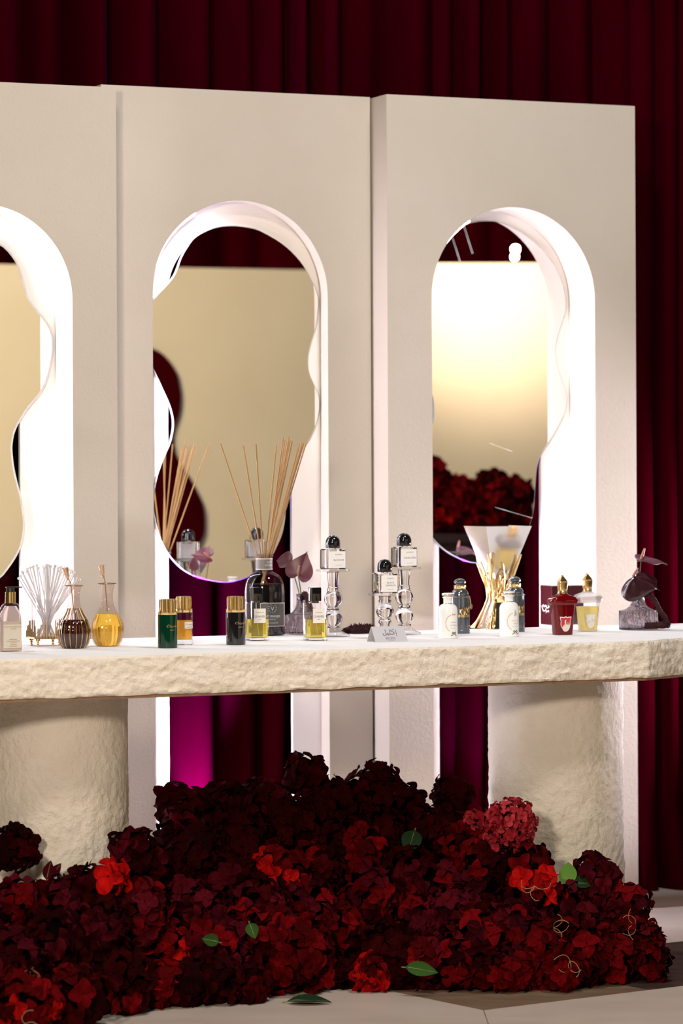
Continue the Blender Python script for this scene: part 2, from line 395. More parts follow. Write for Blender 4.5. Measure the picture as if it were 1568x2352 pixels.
# ------------------------------------------------------------------ arched partitions
def partition(s0, s1, sl, sr, zs, ztop, t1, rl, rr_, label, led_to=118, led='led'):
    root = thing('arched_partition', label, 'partition', W((s0 + s1) / 2, 0, 0))
    o = loc(W((s0 + s1) / 2, 0, 0))[0]
    def board(s0, s1, sl, sr, zs, ztop, ta, tb, name, mat):
        r = (sr - sl) / 2; c = (sl + sr) / 2
        poly = [(s0, 0), (s0, ztop), (s1, ztop), (s1, 0), (sr, 0)] + [(c + r * cos(pi * k / 72), zs + r * sin(pi * k / 72)) for k in range(73)] + [(sl, 0)]
        return MB().prism(poly, lambda p: (p[0] - o, -ta, p[1]), lambda p: (p[0] - o, -tb, p[1])).build(name, mat, root, True, 1.0, 25)
    board(s0, s1, sl, sr, zs, ztop, t1, 0.0, 'front_wall', 'plaster')
    board(s0 + 0.004, s1 - 0.004, rl, rr_, zs, ztop - 0.01, -0.0005, -0.013, 'back_board', 'plaster_board')
    r = (sr - sl) / 2; c = (sl + sr) / 2; w0, w1 = t1 - 0.024, t1 - 0.012
    path = [(sl, 0.02)] + [(sl, zs * k / 6) for k in range(1, 6)] + [(c + r * cos(radians(q)), zs + r * sin(radians(q))) for q in range(180, led_to, -4)]
    def strip(prof):
        vs = []; fs = []; k = len(prof)
        for i, (x, z) in enumerate(path):
            nx, nz = (1, 0) if z <= zs else ((c - x) / r, (zs - z) / r)
            vs += [(x + nx * d - o, -t, z + nz * d) for d, t in prof]
            if i: fs += [((i - 1) * k + q, (i - 1) * k + (q + 1) % k, i * k + (q + 1) % k, i * k + q) for q in range(k)]
        n_ = len(path) - 1
        fs += [tuple(range(k)), tuple(n_ * k + q for q in range(k))]
        return MB().add(vs, fs)
    strip([(0.0004, w0), (0.0018, w0), (0.0018, w1), (0.0004, w1)]).build('led_strip', led, root, False)
    strip([(0.0004, w0 - 0.0030), (0.0085, w0 - 0.0030), (0.0085, w0 - 0.0015), (0.0004, w0 - 0.0015)]).build('led_shield_lip', 'shield_lip', root, False)  # added lip that keeps the strip's light off the nearby back board
    return root
def arch(pl, pr, ysp, t): return S(pl, ysp, t), S(pr, ysp, t)
cL = S(889, 700, TC)
# A, nearest and cut by the picture edge; B, set back; C, the rightmost
sl, sr = arch(-254, 166, 690, TA); ex = S(268, 700, TA)
rr_ = S(47, 1300, 0)
partition(S(-620, 700, TA), ex, sl, sr, Zp(166, 690, TA), Zp(130, 194.5, TA), TA, sl + (sr - rr_), rr_, 'leftmost beige plaster partition, cut off by the picture edge, with a glowing arch')
sl, sr = arch(350, 752, 684, TB); zs = Zp(552, 461, TB) - (sr - sl) / 2
rl, rr_ = S(388, 1500, 0), S(672, 1600, 0)
partition(S(232, 400, TB), cL - 0.005, sl, sr, zs, Zp(550, 209, TB), TB, rl, rr_, 'middle beige plaster partition, set back, arch opening behind the reed diffuser', 118, 'led_soft')
sl, sr = arch(991, 1365, 690, TC); zs = Zp(1178, 476, TC) - (sr - sl) / 2
rr_ = S(1243, 1400, 0)
partition(cL, S(1459, 700, TC), sl, sr, zs, Zp(1172, 230, TC), TC, sl + (sr - rr_), rr_, 'rightmost beige plaster partition with arch opening behind the gold twig vase')

# ------------------------------------------------------------------ wavy mirrors
def mirror(px, label, marks=(), bev=0.0025):
    pts = [loc(on_plane(x, y, MT)) for x, y in catmull(px, 4)]
    cs = sum(p[0] for p in pts) / len(pts); zb = min(p[2] for p in pts)
    root = thing('wavy_mirror', label, 'mirror', W(cs, 0, zb))
    poly = [(p[0] - cs, p[2] - zb) for p in pts]
    n = len(poly); inner = []
    area = sum(poly[i - 1][0] * poly[i][1] - poly[i][0] * poly[i - 1][1] for i in range(n)); sg = 1 if area > 0 else -1
    for i in range(n):
        (x0, z0), (x1, z1) = poly[i - 2], poly[(i + 2) % n]; L = math.hypot(x1 - x0, z1 - z0)
        inner.append((poly[i][0] - sg * (z1 - z0) / L * bev, poly[i][1] + sg * (x1 - x0) / L * bev))
    MB().add([(x, -MT, z) for x, z in inner], [tuple(range(n))]).build('mirror_glass', 'mirror', root, False)
    vs = [(x, -MT, z) for x, z in inner] + [(x, -MT + 0.003, z) for x, z in poly] + [(x, -0.001, z) for x, z in poly]
    fs = [(k * n + i, k * n + (i + 1) % n, (k + 1) * n + (i + 1) % n, (k + 1) * n + i) for k in (0, 1) for i in range(n)] + [tuple(2 * n + i for i in range(n))]
    MB().add(vs, fs).build('mirror_edge', 'mirror_edge', root, True, 1.0, 20)
    for (x0, y0, x1, y1) in marks:
        a, b = loc(on_plane(x0, y0, MT)), loc(on_plane(x1, y1, MT))
        MB().tube([(a[0] - cs, -MT - 0.0004, a[2] - zb), (b[0] - cs, -MT - 0.0004, b[2] - zb)], 0.00028, 4).build('scratch', 'print_light', root)
    return root
mA = [(0, 559), (15.6, 570), (29, 585), (41, 604), (49, 626), (56.7, 655), (64.5, 680.6), (80, 704), (97.8, 725.5), (111.5, 745), (120.3, 764.7), (123, 788), (122, 813.6), (117, 843), (109.5, 870), (97.6, 898), (80, 921), (63, 942), (49.7, 963), (38, 984), (31.6, 1005), (28.7, 1030), (31.6, 1062.6), (38, 1097), (47.8, 1135), (53.6, 1168), (57, 1196.5), (56.4, 1221.4), (49.7, 1254), (38, 1278.8), (19, 1307.5), (0, 1328.5), (-40, 1350), (-90, 1355), (-140, 1335), (-180, 1290), (-205, 1220), (-195, 1130), (-175, 1040), (-170, 980), (-190, 900), (-225, 820), (-228, 750), (-195, 660), (-150, 600), (-90, 560), (-40, 550)]
mirror(mA, 'wavy frameless mirror cut off by the left picture edge', (), 0.0055)
mB = [(536.7, 517.5), (579.7, 523), (605.5, 533), (640, 553), (668.7, 576), (697, 609), (717.5, 646.7), (729, 672.5), (732.4, 692.6), (731, 712.7), (727.5, 747), (716, 784), (708, 821.7), (710, 853), (720, 879), (732, 905), (734, 929), (733, 946), (726, 977.5), (711.7, 1009), (699, 1026), (683, 1061), (668, 1110), (657, 1158), (655.8, 1187), (648.6, 1227), (634, 1262), (625.6, 1276), (602, 1302), (577, 1322), (554, 1332), (525, 1338.6), (490.7, 1335.7), (456, 1327.7), (427.6, 1314.8), (401.8, 1293), (378.8, 1261.7), (361.6, 1221.5), (353, 1181), (351.5, 1149.7), (354.4, 1118), (361.6, 1086.6), (373, 1055), (384.5, 1029), (391.7, 1009), (396.6, 980), (395.4, 957), (388.8, 931.6), (378.8, 908.6), (358.7, 864.8), (347, 838), (338, 800), (332, 760), (335, 725), (348.7, 692.6), (361.6, 675), (381.7, 653.8), (398.9, 632), (407.5, 612), (414.7, 592), (427.6, 569), (444.8, 546), (473.5, 529), (502, 520)]
mirror(mB, 'wavy frameless mirror reflecting the diffuser reeds and a dark red wavy shape')
mC = [(1060.5, 516.8), (1090.7, 508.6), (1112.6, 506.6), (1140, 508), (1167.5, 516.8), (1200, 534.6), (1230.5, 558), (1255, 582.6), (1274.4, 610), (1288, 637.5), (1296.4, 667.6), (1300, 695), (1299, 717), (1293.6, 733.5), (1284, 763.6), (1277, 793.8), (1276.6, 815.8), (1281.3, 843), (1291, 870.6), (1299, 895), (1302, 916.5), (1299, 941), (1285.4, 974), (1266, 1007), (1247, 1037), (1237.4, 1059), (1232, 1086.5), (1229, 1127.6), (1226.4, 1169), (1217, 1207), (1203, 1237), (1184, 1262), (1159, 1281), (1134.6, 1291), (1101.6, 1294), (1074, 1291), (1047, 1280), (1019, 1263), (993, 1237), (973, 1205), (961, 1160), (957, 1100), (964, 1050), (980, 1000), (993, 968), (995, 938), (992, 912), (982, 885), (970, 840), (964, 780), (963, 720), (968, 660), (980, 610), (1003, 565), (1030, 535)]
mirror(mC, 'wavy frameless mirror reflecting red flowers and a bright wall, behind gold twig vase',
       [(1063, 519, 1083, 583), (1066, 518, 1086, 582), (1037, 547, 1054, 600), (1040, 546, 1057, 600), (1124, 1018, 1176, 1037), (1136, 1165, 1222, 1190)])

# ------------------------------------------------------------------ table
tf, tb_ = loc(at_z(960, 1487, TZ))[1], TC + GAP
s_k = S(1488, 1474, tf); ts = S(-190, 1500, tf); te = s_k + 0.80
smid = (te + ts) / 2; tmid = (tf + tb_) / 2
tab = thing('display_table', 'long rough-edged cream stone display table on two thick round pillars', 'table', W(smid, tmid, 0))
HX, HY, RC, TH = (te - ts) / 2, (tf - tb_) / 2, 0.15, 0.089
def outline():
    # plan in the table's own axes; past the seam the front edge turns back by 28 degrees
    k = s_k - smid; c28, s28 = cos(radians(28)), sin(radians(28))
    corners = [(-HX + RC, -HY), (k, -HY), (k + 0.50 * c28, -HY + 0.50 * s28), (k + 0.62, -HY + 0.42), (k + 0.72, HY - 0.12), (k + 0.70, HY), (-HX, HY), (-HX, -HY + RC), (-HX + RC * 0.3, -HY + RC * 0.3)]
    pts = []
    for (x0, y0), (x1, y1) in zip(corners, corners[1:] + corners[:1]):
        L = math.hypot(x1 - x0, y1 - y0); q = max(1, int(L / 0.005))
        pts += [(x0 + (x1 - x0) * i / q, y0 + (y1 - y0) * i / q) for i in range(q)]
    return pts
OP = outline(); n = len(OP); rows = 18
nrm = []
for i in range(n):
    (x0, y0), (x1, y1) = OP[i - 1], OP[(i + 1) % n]; L = math.hypot(x1 - x0, y1 - y0) or 1; nrm.append(((y1 - y0) / L, -(x1 - x0) / L))
vs = []; fs = []
for j in range(rows + 1):
    z = TZ - TH * j / rows
    for i, (x, y) in enumerate(OP):
        back = y > HY - 0.004
        q = Vector((x * 9, y * 9, z * 13)); d = 0
        if not back:
            d = 0.0035 * noise.noise(q * 1.5) + 0.0028 * noise.noise(q * 5) + 0.0028 * noise.noise(q * 12) + 0.002 * noise.noise(q * 24)
            d -= 0.004 if j == 0 else 0
            if j == rows: d -= 0.003
        zz = z + (0 if back else 0.0016 * noise.noise(Vector((x * 14, y * 14, j))) * (1 if j in (0,) else 2))
        vs.append((x + nrm[i][0] * d, y + nrm[i][1] * d, zz))
for j in range(rows):
    for i in range(n): k = (i + 1) % n; fs.append((j * n + i, j * n + k, (j + 1) * n + k, (j + 1) * n + i))
fs.append(tuple(rows * n + i for i in range(n)))
MB().add(vs, fs).build('slab', 'stone', tab, True, 1.0, 50)
MB().add([(x, y, TZ if j == 0 else z0) for j, z0 in ((0, 0), (1, TZ - 0.004)) for x, y in [(vs[i][0] * 0.9995, vs[i][1]) for i in range(n)]],
         [tuple(range(n))] + [(i, (i + 1) % n, n + (i + 1) % n, n + i) for i in range(n)]).build('slab_top', 'stone_top', tab, False)
ins = [(x - nrm[i][0] * 0.012, y - nrm[i][1] * 0.012) for i, (x, y) in enumerate(OP)]
MB().loft([(ins, TZ - TH - 0.007), (ins, TZ - TH + 0.002)]).build('base_board', 'raw_board', tab, False)
def pillar(pr, rpx):
    t = tmid; p = on_plane(pr - rpx * 1.0, 1700, t); r = rpx * p.y / F
    s, _, _ = loc(p); cx_, cy_ = s - smid, -(t - tmid)
    def fn(u, v):
        a = 2 * pi * u; z = (TZ - TH - 0.006) * (1 - v); k = 0.25 + 1.0 * v
        q = Vector((cos(a) * 1.6, sin(a) * 1.6, z * 9))
        d = k * (0.0035 * noise.noise(q * 1.6 + Vector((s * 5, 0, 0))) + 0.0032 * noise.noise(q * 6) + 0.0030 * noise.noise(q * 14))
        return (cx_ + (r + d) * cos(a), cy_ + (r + d) * sin(a), z)
    MB().grid(fn, 240, 150, True).build('pillar', 'stone', tab, True, 1.0, 60)
    return s
sp_l = pillar(293, 155); sp_r = pillar(1430, 154.5)

# purple floor uplights between partitions and curtain
def uplight(px, power, label):
    s = S(px, 1700, -0.1)
    root = thing('floor_uplight', label, 'lamp', W(s, -0.09, 0))
    MB().lathe([(0.03, 0), (0.032, 0.02), (0.03, 0.045)], 20).build('housing', 'black_matte', root)
    MB().lathe([(0.026, 0.0455), (0.026, 0.0465)], 20).build('lens', 'glass_soft', root)
    lamp('uplight_beam', 'SPOT', W(s, -0.075, 0.06), W(s - 0.01, -0.235, 0.95), power, (0.26, 0.0, 1.0), 0.02, 40, 0.8)
uplight(450, 1000.0, 'small purple floor uplight hidden behind the middle partition')
uplight(1100, 110, 'small purple floor uplight hidden behind the rightmost partition')

sl_ = thing('added_stand_lamp', 'unseen black stand lamp beyond the table, its added barn door shielding the pillar', 'lamp', W(2.0, 0.48, 0))  # unseen lamp body added around the side wash
MB().lathe([(0.12, 0), (0.12, 0.012), (0.02, 0.02)], 24).build('base', 'black_matte', sl_)
MB().lathe([(0.012, 0.018), (0.012, 0.60)], 12).build('pole', 'black_matte', sl_)
MB().box(0.012, 0.12, -0.05, 0.05, 0.59, 0.73).build('housing', 'black_matte', sl_, False)
MB().box(-0.16, 0.012, -0.056, -0.050, 0.40, 0.92).build('added_light_flag', 'black_matte', sl_, False).rotation_euler = (0, 0, 0)  # added plate that blocks the side wash from the right pillar

# ------------------------------------------------------------------ things on the table
# --- pump bottle on a leaflet
p, m = on_table(24, 1497)
lf = thing('leaflet', 'white glossy leaflet lying under the pump bottle', 'leaflet', p - Vector((0, 0, 0)))
MB().add([(-60, -10, 0.2), (70, -26, 0.2), (88, 30, 1.2), (-50, 42, 0.2), (-60, -10, 0.8), (70, -26, 0.8), (88, 30, 2.0), (-50, 42, 0.8)], [(0, 3, 2, 1), (4, 5, 6, 7), (0, 1, 5, 4), (1, 2, 6, 5), (2, 3, 7, 6), (3, 0, 4, 7)]).build('sheet', 'paper', lf, False, m)
MB().add([(28, -18, 1.0), (52, -20, 1.0), (62, 20, 1.35), (38, 20, 1.15)], [(0, 1, 2, 3)]).build('printed_photo', 'ink', lf, False, m)
p = p + Vector((0, 0, 0.0012))
b = thing('pump_bottle', 'clear pump bottle with gold collar and black pump standing on a leaflet', 'bottle', p)
def shoulder(hx, hy, z0, z1, z2, tx, ty, k=8, rc=7):
    out = [(rrect(hx - 1.2, hy - 1.2, rc), z0), (rrect(hx, hy, rc), z0 + 1.5), (rrect(hx, hy, rc), z1)]
    for i in range(1, k + 1):
        a = pi / 2 * i / k; out.append((rrect(tx + (hx - tx) * cos(a), ty + (hy - ty) * cos(a), rc), z1 + (z2 - z1) * sin(a)))
    return out
body = MB().loft(shoulder(25, 14, 0, 84, 111, 11, 9)).build('bottle_body', 'glass_rose', b, True, m)
MB().loft([(rrect(23.5, 12.5, 6), 2.5), (rrect(23.5, 12.5, 6), 69)]).build('lotion', 'lotion', b, True, m)
MB().loft([(rrect(23.3, 12.3, 6), 69.4), (rrect(22.5, 12, 6), 86), (rrect(13, 9, 6), 104)]).build('upper_contents', 'glass_lilac', b, True, m)
MB().lathe([(12, 111), (12, 136)], 28).build('collar', 'gold', b, True, m)
pu = MB().lathe([(9, 136), (9, 146)], 24); pu.box(-11, 27, -5, 5, 145.5, 148); pu.build('pump', 'black_matte', b, True, m)
lettering('MOLTON BROWN', 4.9, 1, 55, -14.3, b, 'print_gold', m)
MB().box(-5, 9, -14.4, -14.2, 51.5, 52.3).build('text_line', 'print_gold', b, False, m)
for k, wd_ in enumerate((18, 31, 16, 14, 20)): MB().box(-wd_ / 2 + 2, wd_ / 2 + 2, -14.4, -14.2, 27 - k * 3.8, 28.1 - k * 3.8).build('text_line', 'print_gold', b, False, m)
patch(-21, 21, 8, 62, -13.9, b, 'lotion', m, None, 'label', 0.2)

# --- footed gold holder with glass stirrers
p, m = on_table(104, 1483)
hd = thing('stirrer_holder', 'footed gold holder with a glass box for clear stirrers', 'holder', p)
for sx, sy in ((-26, -24), (26, -24), (26, 24), (-26, 24)):
    MB().lathe([(1.5, 0), (3, 1), (3.2, 3), (1.6, 5), (3.6, 8), (2.2, 11), (5.5, 13), (5.2, 16), (3, 18)], 14, (sx, sy)).build('foot', 'gold', hd, True, m)
MB().loft([(rrect(36, 33, 6), 17), (rrect(36, 33, 6), 21)]).build('tray', 'old_gold', hd, True, m)
MB().loft([(rrect(27, 25, 2), 21), (rrect(27, 25, 2), 107), (rrect(25.8, 23.8, 2), 107), (rrect(25.8, 23.8, 2), 22)], False).build('glass_box', 'glass_soft', hd, True, m)
rnd = random.Random(5); per = []
for k in range(11): per.append((-35 + 7 * k, -32))
for k in range(11): per.append((-35 + 7 * k, 32))
for k in range(1, 9): per += [(-35, -32 + 7.1 * k), (35, -32 + 7.1 * k)]
for k, (x, y) in enumerate(per):
    h_ = (38, 24, 55, 20, 44, 30, 52, 18, 40)[(k * 5) % 9] + rnd.uniform(-2, 2)
    MB().lathe([(1.3, 18), (1.3, 18 + h_ * 0.75)], 8, (x, y)).build('bar', 'old_gold', hd, True, m)
rodL = 165
rod_me = MB().tube([(0, 0, 0), (0, 0, rodL - 3)], 1.35, 7).sphere((0, 0, rodL - 2), 3.2, 10, 8).mesh('glass_stirrer', 'glass_lilac', True, m)
tops = [(585, 175), (648, 178), (686, 175), (725, 180), (855, 172), (962, 262), (890, 295), (280, 355), (285, 300), (305, 268), (358, 250), (375, 275), (425, 270), (462, 290), (492, 292), (525, 270), (570, 245), (600, 240), (640, 250), (672, 265), (740, 270), (775, 268), (850, 240), (912, 320), (700, 290), (752, 315), (330, 300), (400, 300), (620, 300), (800, 300), (560, 290), (830, 320), (545, 330), (680, 330), (870, 340), (440, 330)]
base = p + Vector((0, 0, 22 * m))
for k, (x, y) in enumerate(tops):
    top = at_depth(x / 5.227, 1280 + y / 5.227, p.y + rnd.uniform(-0.035, 0.03))
    ox = (0.5 - (x - 270) / 700) * 34 + rnd.uniform(-8, 8); oy = rnd.uniform(-18, 18)
    tgt = base + (U * ox - N * oy) * m
    d = (top - tgt).normalized()
    o = bpy.data.objects.new('glass_stirrer', rod_me); col.objects.link(o)
    L = (top - tgt).length; o.location = tgt; o.scale = (1, 1, 1)
    o.rotation_mode = 'QUATERNION'; o.rotation_quaternion = Vector((0, 0, 1)).rotation_difference(d)
    o.location = top - d * (rodL * m)
    if o.location.z < base.z:
        o.location = o.location + d * ((base.z - o.location.z) / d.z)
    tag(o, 'clear glass stirrer with a ball tip standing in the footed gold holder', 'stirrer', 'clear glass stirrers in the gold holder')

# --- fluted decanters
def decanter(px, py, label, liq, lev, flute_mat, stopper_tilt):
    p, m = on_table(px, py)
    d = thing('decanter', label, 'decanter', p)
    prof = [(24, 0), (27, 1.5), (33, 10), (37, 24), (38, 38), (36, 52), (30, 66), (22, 79), (16, 92), (13, 105), (12.2, 116), (12.8, 126), (15, 136), (17, 142)]
    MB().lathe(prof, 96, cap=True, flute=0.022, nf=16).build('bottle_body', 'glass_rose', d, True, m, 80)
    inn = [(r * 0.93, z + 1.5) for r, z in prof if z <= lev - 2]
    last = inn[-1]; inn.append((last[0] * 0.93, lev))
    MB().lathe(inn, 96, flute=0.022, nf=16).build('liquid', liq, d, True, m, 80)
    if flute_mat:
        for k in range(16):
            a = 2 * pi * (k + 0.5) / 16
            MB().tube([((r * 0.985 + 0.2) * cos(a), (r * 0.985 + 0.2) * sin(a), z) for r, z in prof[1:9]], 0.9, 5).build('gilt_line', 'gold', d, True, m)
    MB().lathe([(12, 142), (21.5, 143.2), (21.5, 145), (12, 145.2)], 32, cap=False).build('rim', 'old_gold', d, True, m)
    st = MB().tube([(0, 0, 80), (-stopper_tilt * 0.55, 0, 150), (-stopper_tilt, 0, 160)], 1.1, 6).build('dropper_rod', 'old_gold', d, True, m)
    q = Vector((-stopper_tilt, 0, 158)); dr = Vector((-stopper_tilt * 0.02, 0, 1)).normalized()
    MB().tube([q, q + dr * 3, q + dr * 4, q + dr * 7, q + dr * 8, q + dr * 28, q + dr * 29], [2.5, 4.2, 3, 4.2, 4.4, 8.2, 6], 12).build('stopper', 'rose_gold', d, True, m)
decanter(170, 1489, 'fluted glass decanter of dark brown perfume with a beaded stopper', 'liquid_cola', 66, True, 14)
decanter(246, 1484, 'fluted glass decanter of golden yellow perfume with a beaded stopper', 'liquid_honey', 74, False, 9)

# --- cylinder bottles with fluted gold caps
def gold_cap_bottle(px, py, w, hb, label, kind):
    p, m = on_table(px, py); r = w / 2
    b = thing('perfume_bottle', label, 'perfume bottle', p, 'cylinder bottles with fluted gold caps')
    if kind == 'clear':
        MB().lathe([(r - 1, 0), (r, 1), (r, hb)], 40).build('bottle_body', 'glass_thin', b, True, m)
        MB().lathe([(r - 1.5, 0.6), (r - 1.5, 12.5)], 40).build('glass_foot', 'glass', b, True, m)
        MB().lathe([(r - 2.2, 13), (r - 2.2, hb - 18)], 40).build('liquid', 'liquid_amber', b, True, m)
        patch(-6, 19, 38, 53, 0, b, 'label_cream', m, r + 0.2)
        lettering('Chopard', 6, 6.5, 46, 0, b, 'ink', m, r + 0.7, 0.3); patch(-1, 14, 41, 42.2, 0, b, 'ink_soft', m, r + 0.7, 'text_line', 0.1)
    else:
        MB().lathe([(r - 1, 0), (r, 1), (r, hb)], 40).build('bottle_body', {'green': 'glass_green', 'black': 'black_gloss'}[kind], b, True, m)
        lettering('Chopard', 8.5, 4, 48, 0, b, 'gold', m, r + 0.3, 0.35); patch(-2, 10, 41, 42.2, 0, b, 'gold', m, r + 0.1, 'text_line', 0.2)
    MB().lathe([(r - 0.8, hb), (r - 0.3, hb + 1), (r - 0.3, hb + 7.5), (r - 2, hb + 8)], 40).build('collar', 'gold', b, True, m)
    MB().lathe([(r - 4, hb + 8), (r - 4, hb + 12), (r - 3.2, hb + 12.5), (r - 3.2, hb + 33), (r - 4, hb + 33.5), (r - 4, hb + 36), (r - 7, hb + 36.4)], 120, flute=0.035, nf=24).build('cap', 'gold', b, True, m, 30)
gold_cap_bottle(384.5, 1488, 45, 76, 'dark green cylinder perfume bottle with a fluted gold cap', 'green')
gold_cap_bottle(422, 1481, 41, 75, 'clear cylinder bottle of amber perfume with fluted gold cap, behind the green one', 'clear')
gold_cap_bottle(541, 1481, 45, 75, 'glossy black cylinder perfume bottle with a fluted gold cap', 'black')

# --- square bottles with black caps
def square_bottle(px, py, label, title):
    p, m = on_table(px, py)
    b = thing('perfume_bottle', label, 'perfume bottle', p, 'square glass bottles with black caps'); w = 22.3
    MB().loft([(rrect(w - 1, w - 1, 2.5), 0), (rrect(w, w, 2.5), 1), (rrect(w, w, 2.5), 86), (rrect(w - 1.5, w - 1.5, 2.5), 88)]).build('bottle_body', 'glass_thin', b, True, m)
    MB().loft([(rrect(w - 0.8, w - 0.8, 2), 0.6), (rrect(w - 0.8, w - 0.8, 2), 6.5)]).build('glass_foot', 'glass', b, True, m)
    MB().loft([(rrect(w - 2.2, w - 2.2, 2), 7), (rrect(w - 2.2, w - 2.2, 2), 49)]).build('liquid', 'liquid_yellow', b, True, m)
    MB().tube([(0, 0, 88), (0, 0, 50), (4, 0, 12)], 0.9, 6).build('dip_tube', 'print_light', b, True, m)
    MB().lathe([(9, 86), (9, 92)], 24).build('neck', 'gunmetal', b, True, m)
    MB().loft([(rrect(11.5, 11.5, 1.2), 91), (rrect(11.5, 11.5, 1.2), 121), (rrect(10.8, 10.8, 1.2), 122)]).build('cap', 'black_gloss', b, True, m)
    lb = patch(-14.5, 14.5, 41, 74, -w - 0.1, b, 'label_cream', m)
    lettering('CHANEL', 7.0, 0, 53.5, -w - 0.6, lb, 'ink', m); lettering(title, 3.0, 0, 64, -w - 0.6, lb, 'ink', m); lettering('PARIS', 2.8, 0, 48.5, -w - 0.6, lb, 'ink', m)
square_bottle(588, 1471, 'square bottle of yellow perfume, black cap, in front of the reed diffuser', 'COROMANDEL')
square_bottle(723, 1471, 'square bottle of yellow perfume, black cap, in front of the small vase', 'SYCOMORE')

# --- reed diffuser
p, m = on_table(607, 1459)
b = thing('reed_diffuser', 'large glass diffuser bottle of black liquid with grey labels', 'diffuser', p)
def octo(r, rc=0.22, k=3):
    out = []
    for i in range(8):
        for q in range(k):
            a = (i + (q + 0.5) / k) * pi / 4 + pi / 8; d = abs((q + 0.5) / k - 0.5) * 2
            out.append((r * (1 - 0.045 * (1 - abs(d)) ) * cos(a + pi / 8), r * (1 - 0.045 * (1 - abs(d))) * sin(a + pi / 8)))
    return out
prof = [(45, 0), (48, 2), (48, 100)] + [(17.5 + 30.5 * cos(pi / 2 * k / 9), 100 + 46 * sin(pi / 2 * k / 9) ) for k in range(1, 9)] + [(18, 149), (18, 178), (21.5, 180), (21.5, 185), (17, 186)]
MB().loft([(octo(r), z) for r, z in prof]).build('bottle_body', 'glass_smoke', b, True, m)
MB().loft([(octo(r * 0.955), z + 2) for r, z in prof if z < 118] + [(octo(43.5), 117.5)]).build('liquid', 'liquid_black', b, True, m)
MB().lathe([(19.2, 151), (19.4, 176)], 40, cap=False).build('neck_band', 'label_taupe', b, True, m)
for z in (151, 175): MB().lathe([(19.7, z), (19.7, z + 1.6)], 40, cap=False).build('band_line', 'print_light', b, True, m)
lettering('OUD', 6, 4, 166, 0, b, 'print_light', m, 20); lettering('NOBILE', 6, 4, 159, 0, b, 'print_light', m, 20)
fr_ = patch(-30, 30, 22, 76, -47.4, b, 'print_light', m); patch(-28.6, 28.6, 23.5, 74.5, -47.8, fr_, 'label_charcoal', m, None, 'label_panel')
lettering('V', 13, 0, 58, -48.4, fr_, 'print_light', m); lettering('DR. VRANJES', 6.6, 0, 43, -48.4, fr_, 'print_light', m); lettering('FIRENZE', 3.4, 0, 37, -48.4, fr_, 'print_light', m, spacing=1.5); lettering('LA COLLEZIONE', 3.6, 0, 29, -48.4, fr_, 'print_light', m)
for k in range(10):
    a = radians(20 + 32 * k) + pi / 2
    MB().tube([(8 * cos(a), -48.4, 63 + 8 * sin(a)), (11 * cos(a + 0.15), -48.4, 63 + 10.5 * sin(a + 0.15))], 0.5, 4).build('crest_leaf', 'print_light', fr_, True, m)
dp, dm = p, m
tips = [(613, 417), (795, 432), (895, 418), (1058, 432), (1115, 368), (1128, 385), (1163, 360), (1170, 388), (1187, 392), (1245, 417), (1265, 407), (1280, 408), (1297, 410), (1150, 430), (1262, 432), (1232, 452), (1140, 400)]
reedL = 0.43
reed_me = MB().tube([(0, 0, 0), (0, 0, reedL)], 0.0019, 7).mesh('diffuser_reed', 'reed')
rnd = random.Random(11)
for k, (x, y) in enumerate(tips):
    top = at_depth(330 + x / 3.484, 900 + y / 3.484, dp.y + rnd.uniform(-0.06, 0.07))
    lean = (330 + x / 3.484 - 607) / 100
    neck = dp + Vector((lean * 0.010 + rnd.uniform(-0.002, 0.002), rnd.uniform(-0.008, 0.008), 0.178))
    d = (top - neck).normalized()
    o = bpy.data.objects.new('diffuser_reed', reed_me); col.objects.link(o)
    o.rotation_mode = 'QUATERNION'; o.rotation_quaternion = Vector((0, 0, 1)).rotation_difference(d); o.location = top - d * reedL
    lab = 'thin tan diffuser reed standing in the bundle at the right of the bottle neck'
    if k == 0: lab = 'thin tan reed leaning furthest left out of the diffuser'
    elif k == 1: lab = 'thin tan reed leaning left, second from the left in the diffuser'
    elif k == 2: lab = 'thin tan diffuser reed leaning slightly left, third from the left'
    elif k == 12: lab = 'thin tan reed leaning furthest right out of the diffuser'
    tag(o, lab, 'reed', 'reeds in the diffuser')

# --- glass candle holders with dome-capped bottles
def candle_stand(px, py, label, balls):
    p, m = on_table(px, py)
    b = thing('glass_stand', label, 'glass stand', p, 'clear glass candle stands')
    foot = [(37, 0), (38.5, 1.5), (38, 4), (28, 8), (19, 13), (15.5, 18), (14.5, 20)]
    if balls == 2:
        st = [(15.5, 20), (15.5, 23), (13, 24.5)] + [(13 + 8.5 * sin(pi * k / 10), 25 + 35 * k / 10) for k in range(11)] + [(14, 60.5), (14, 66), (12.8, 67)] + [(13 + 8.5 * sin(pi * k / 10), 68 + 36 * k / 10) for k in range(11)] + [(13.8, 105), (13.8, 112), (12, 113), (11.8, 121), (13.5, 138), (14.8, 148)]
        top = 148
    else:
        st = [(15, 20), (12.5, 24), (12, 34), (15.5, 38), (15.5, 42), (13, 44), (13, 47)] + [(13 + 8.5 * sin(pi * k / 10), 48 + 34 * k / 10) for k in range(11)] + [(12.5, 83), (15, 86), (15, 89), (13, 91), (14.5, 99)]
        top = 99
    MB().lathe(foot, 36).build('foot', 'glass_thin', b, True, m)
    MB().lathe([(r * 0.985, z) for r, z in st], 36).build('stem', 'glass', b, True, m, 50)
    MB().lathe([(14, top), (30, top + 1.5), (38, top + 2), (38.8, top + 4), (38, top + 6.5), (36, top + 7), (20, top + 6.5)], 40).build('plate', 'glass_thin', b, True, m)
    return p + Vector((0, 0, (top + 6.8) * m)), m
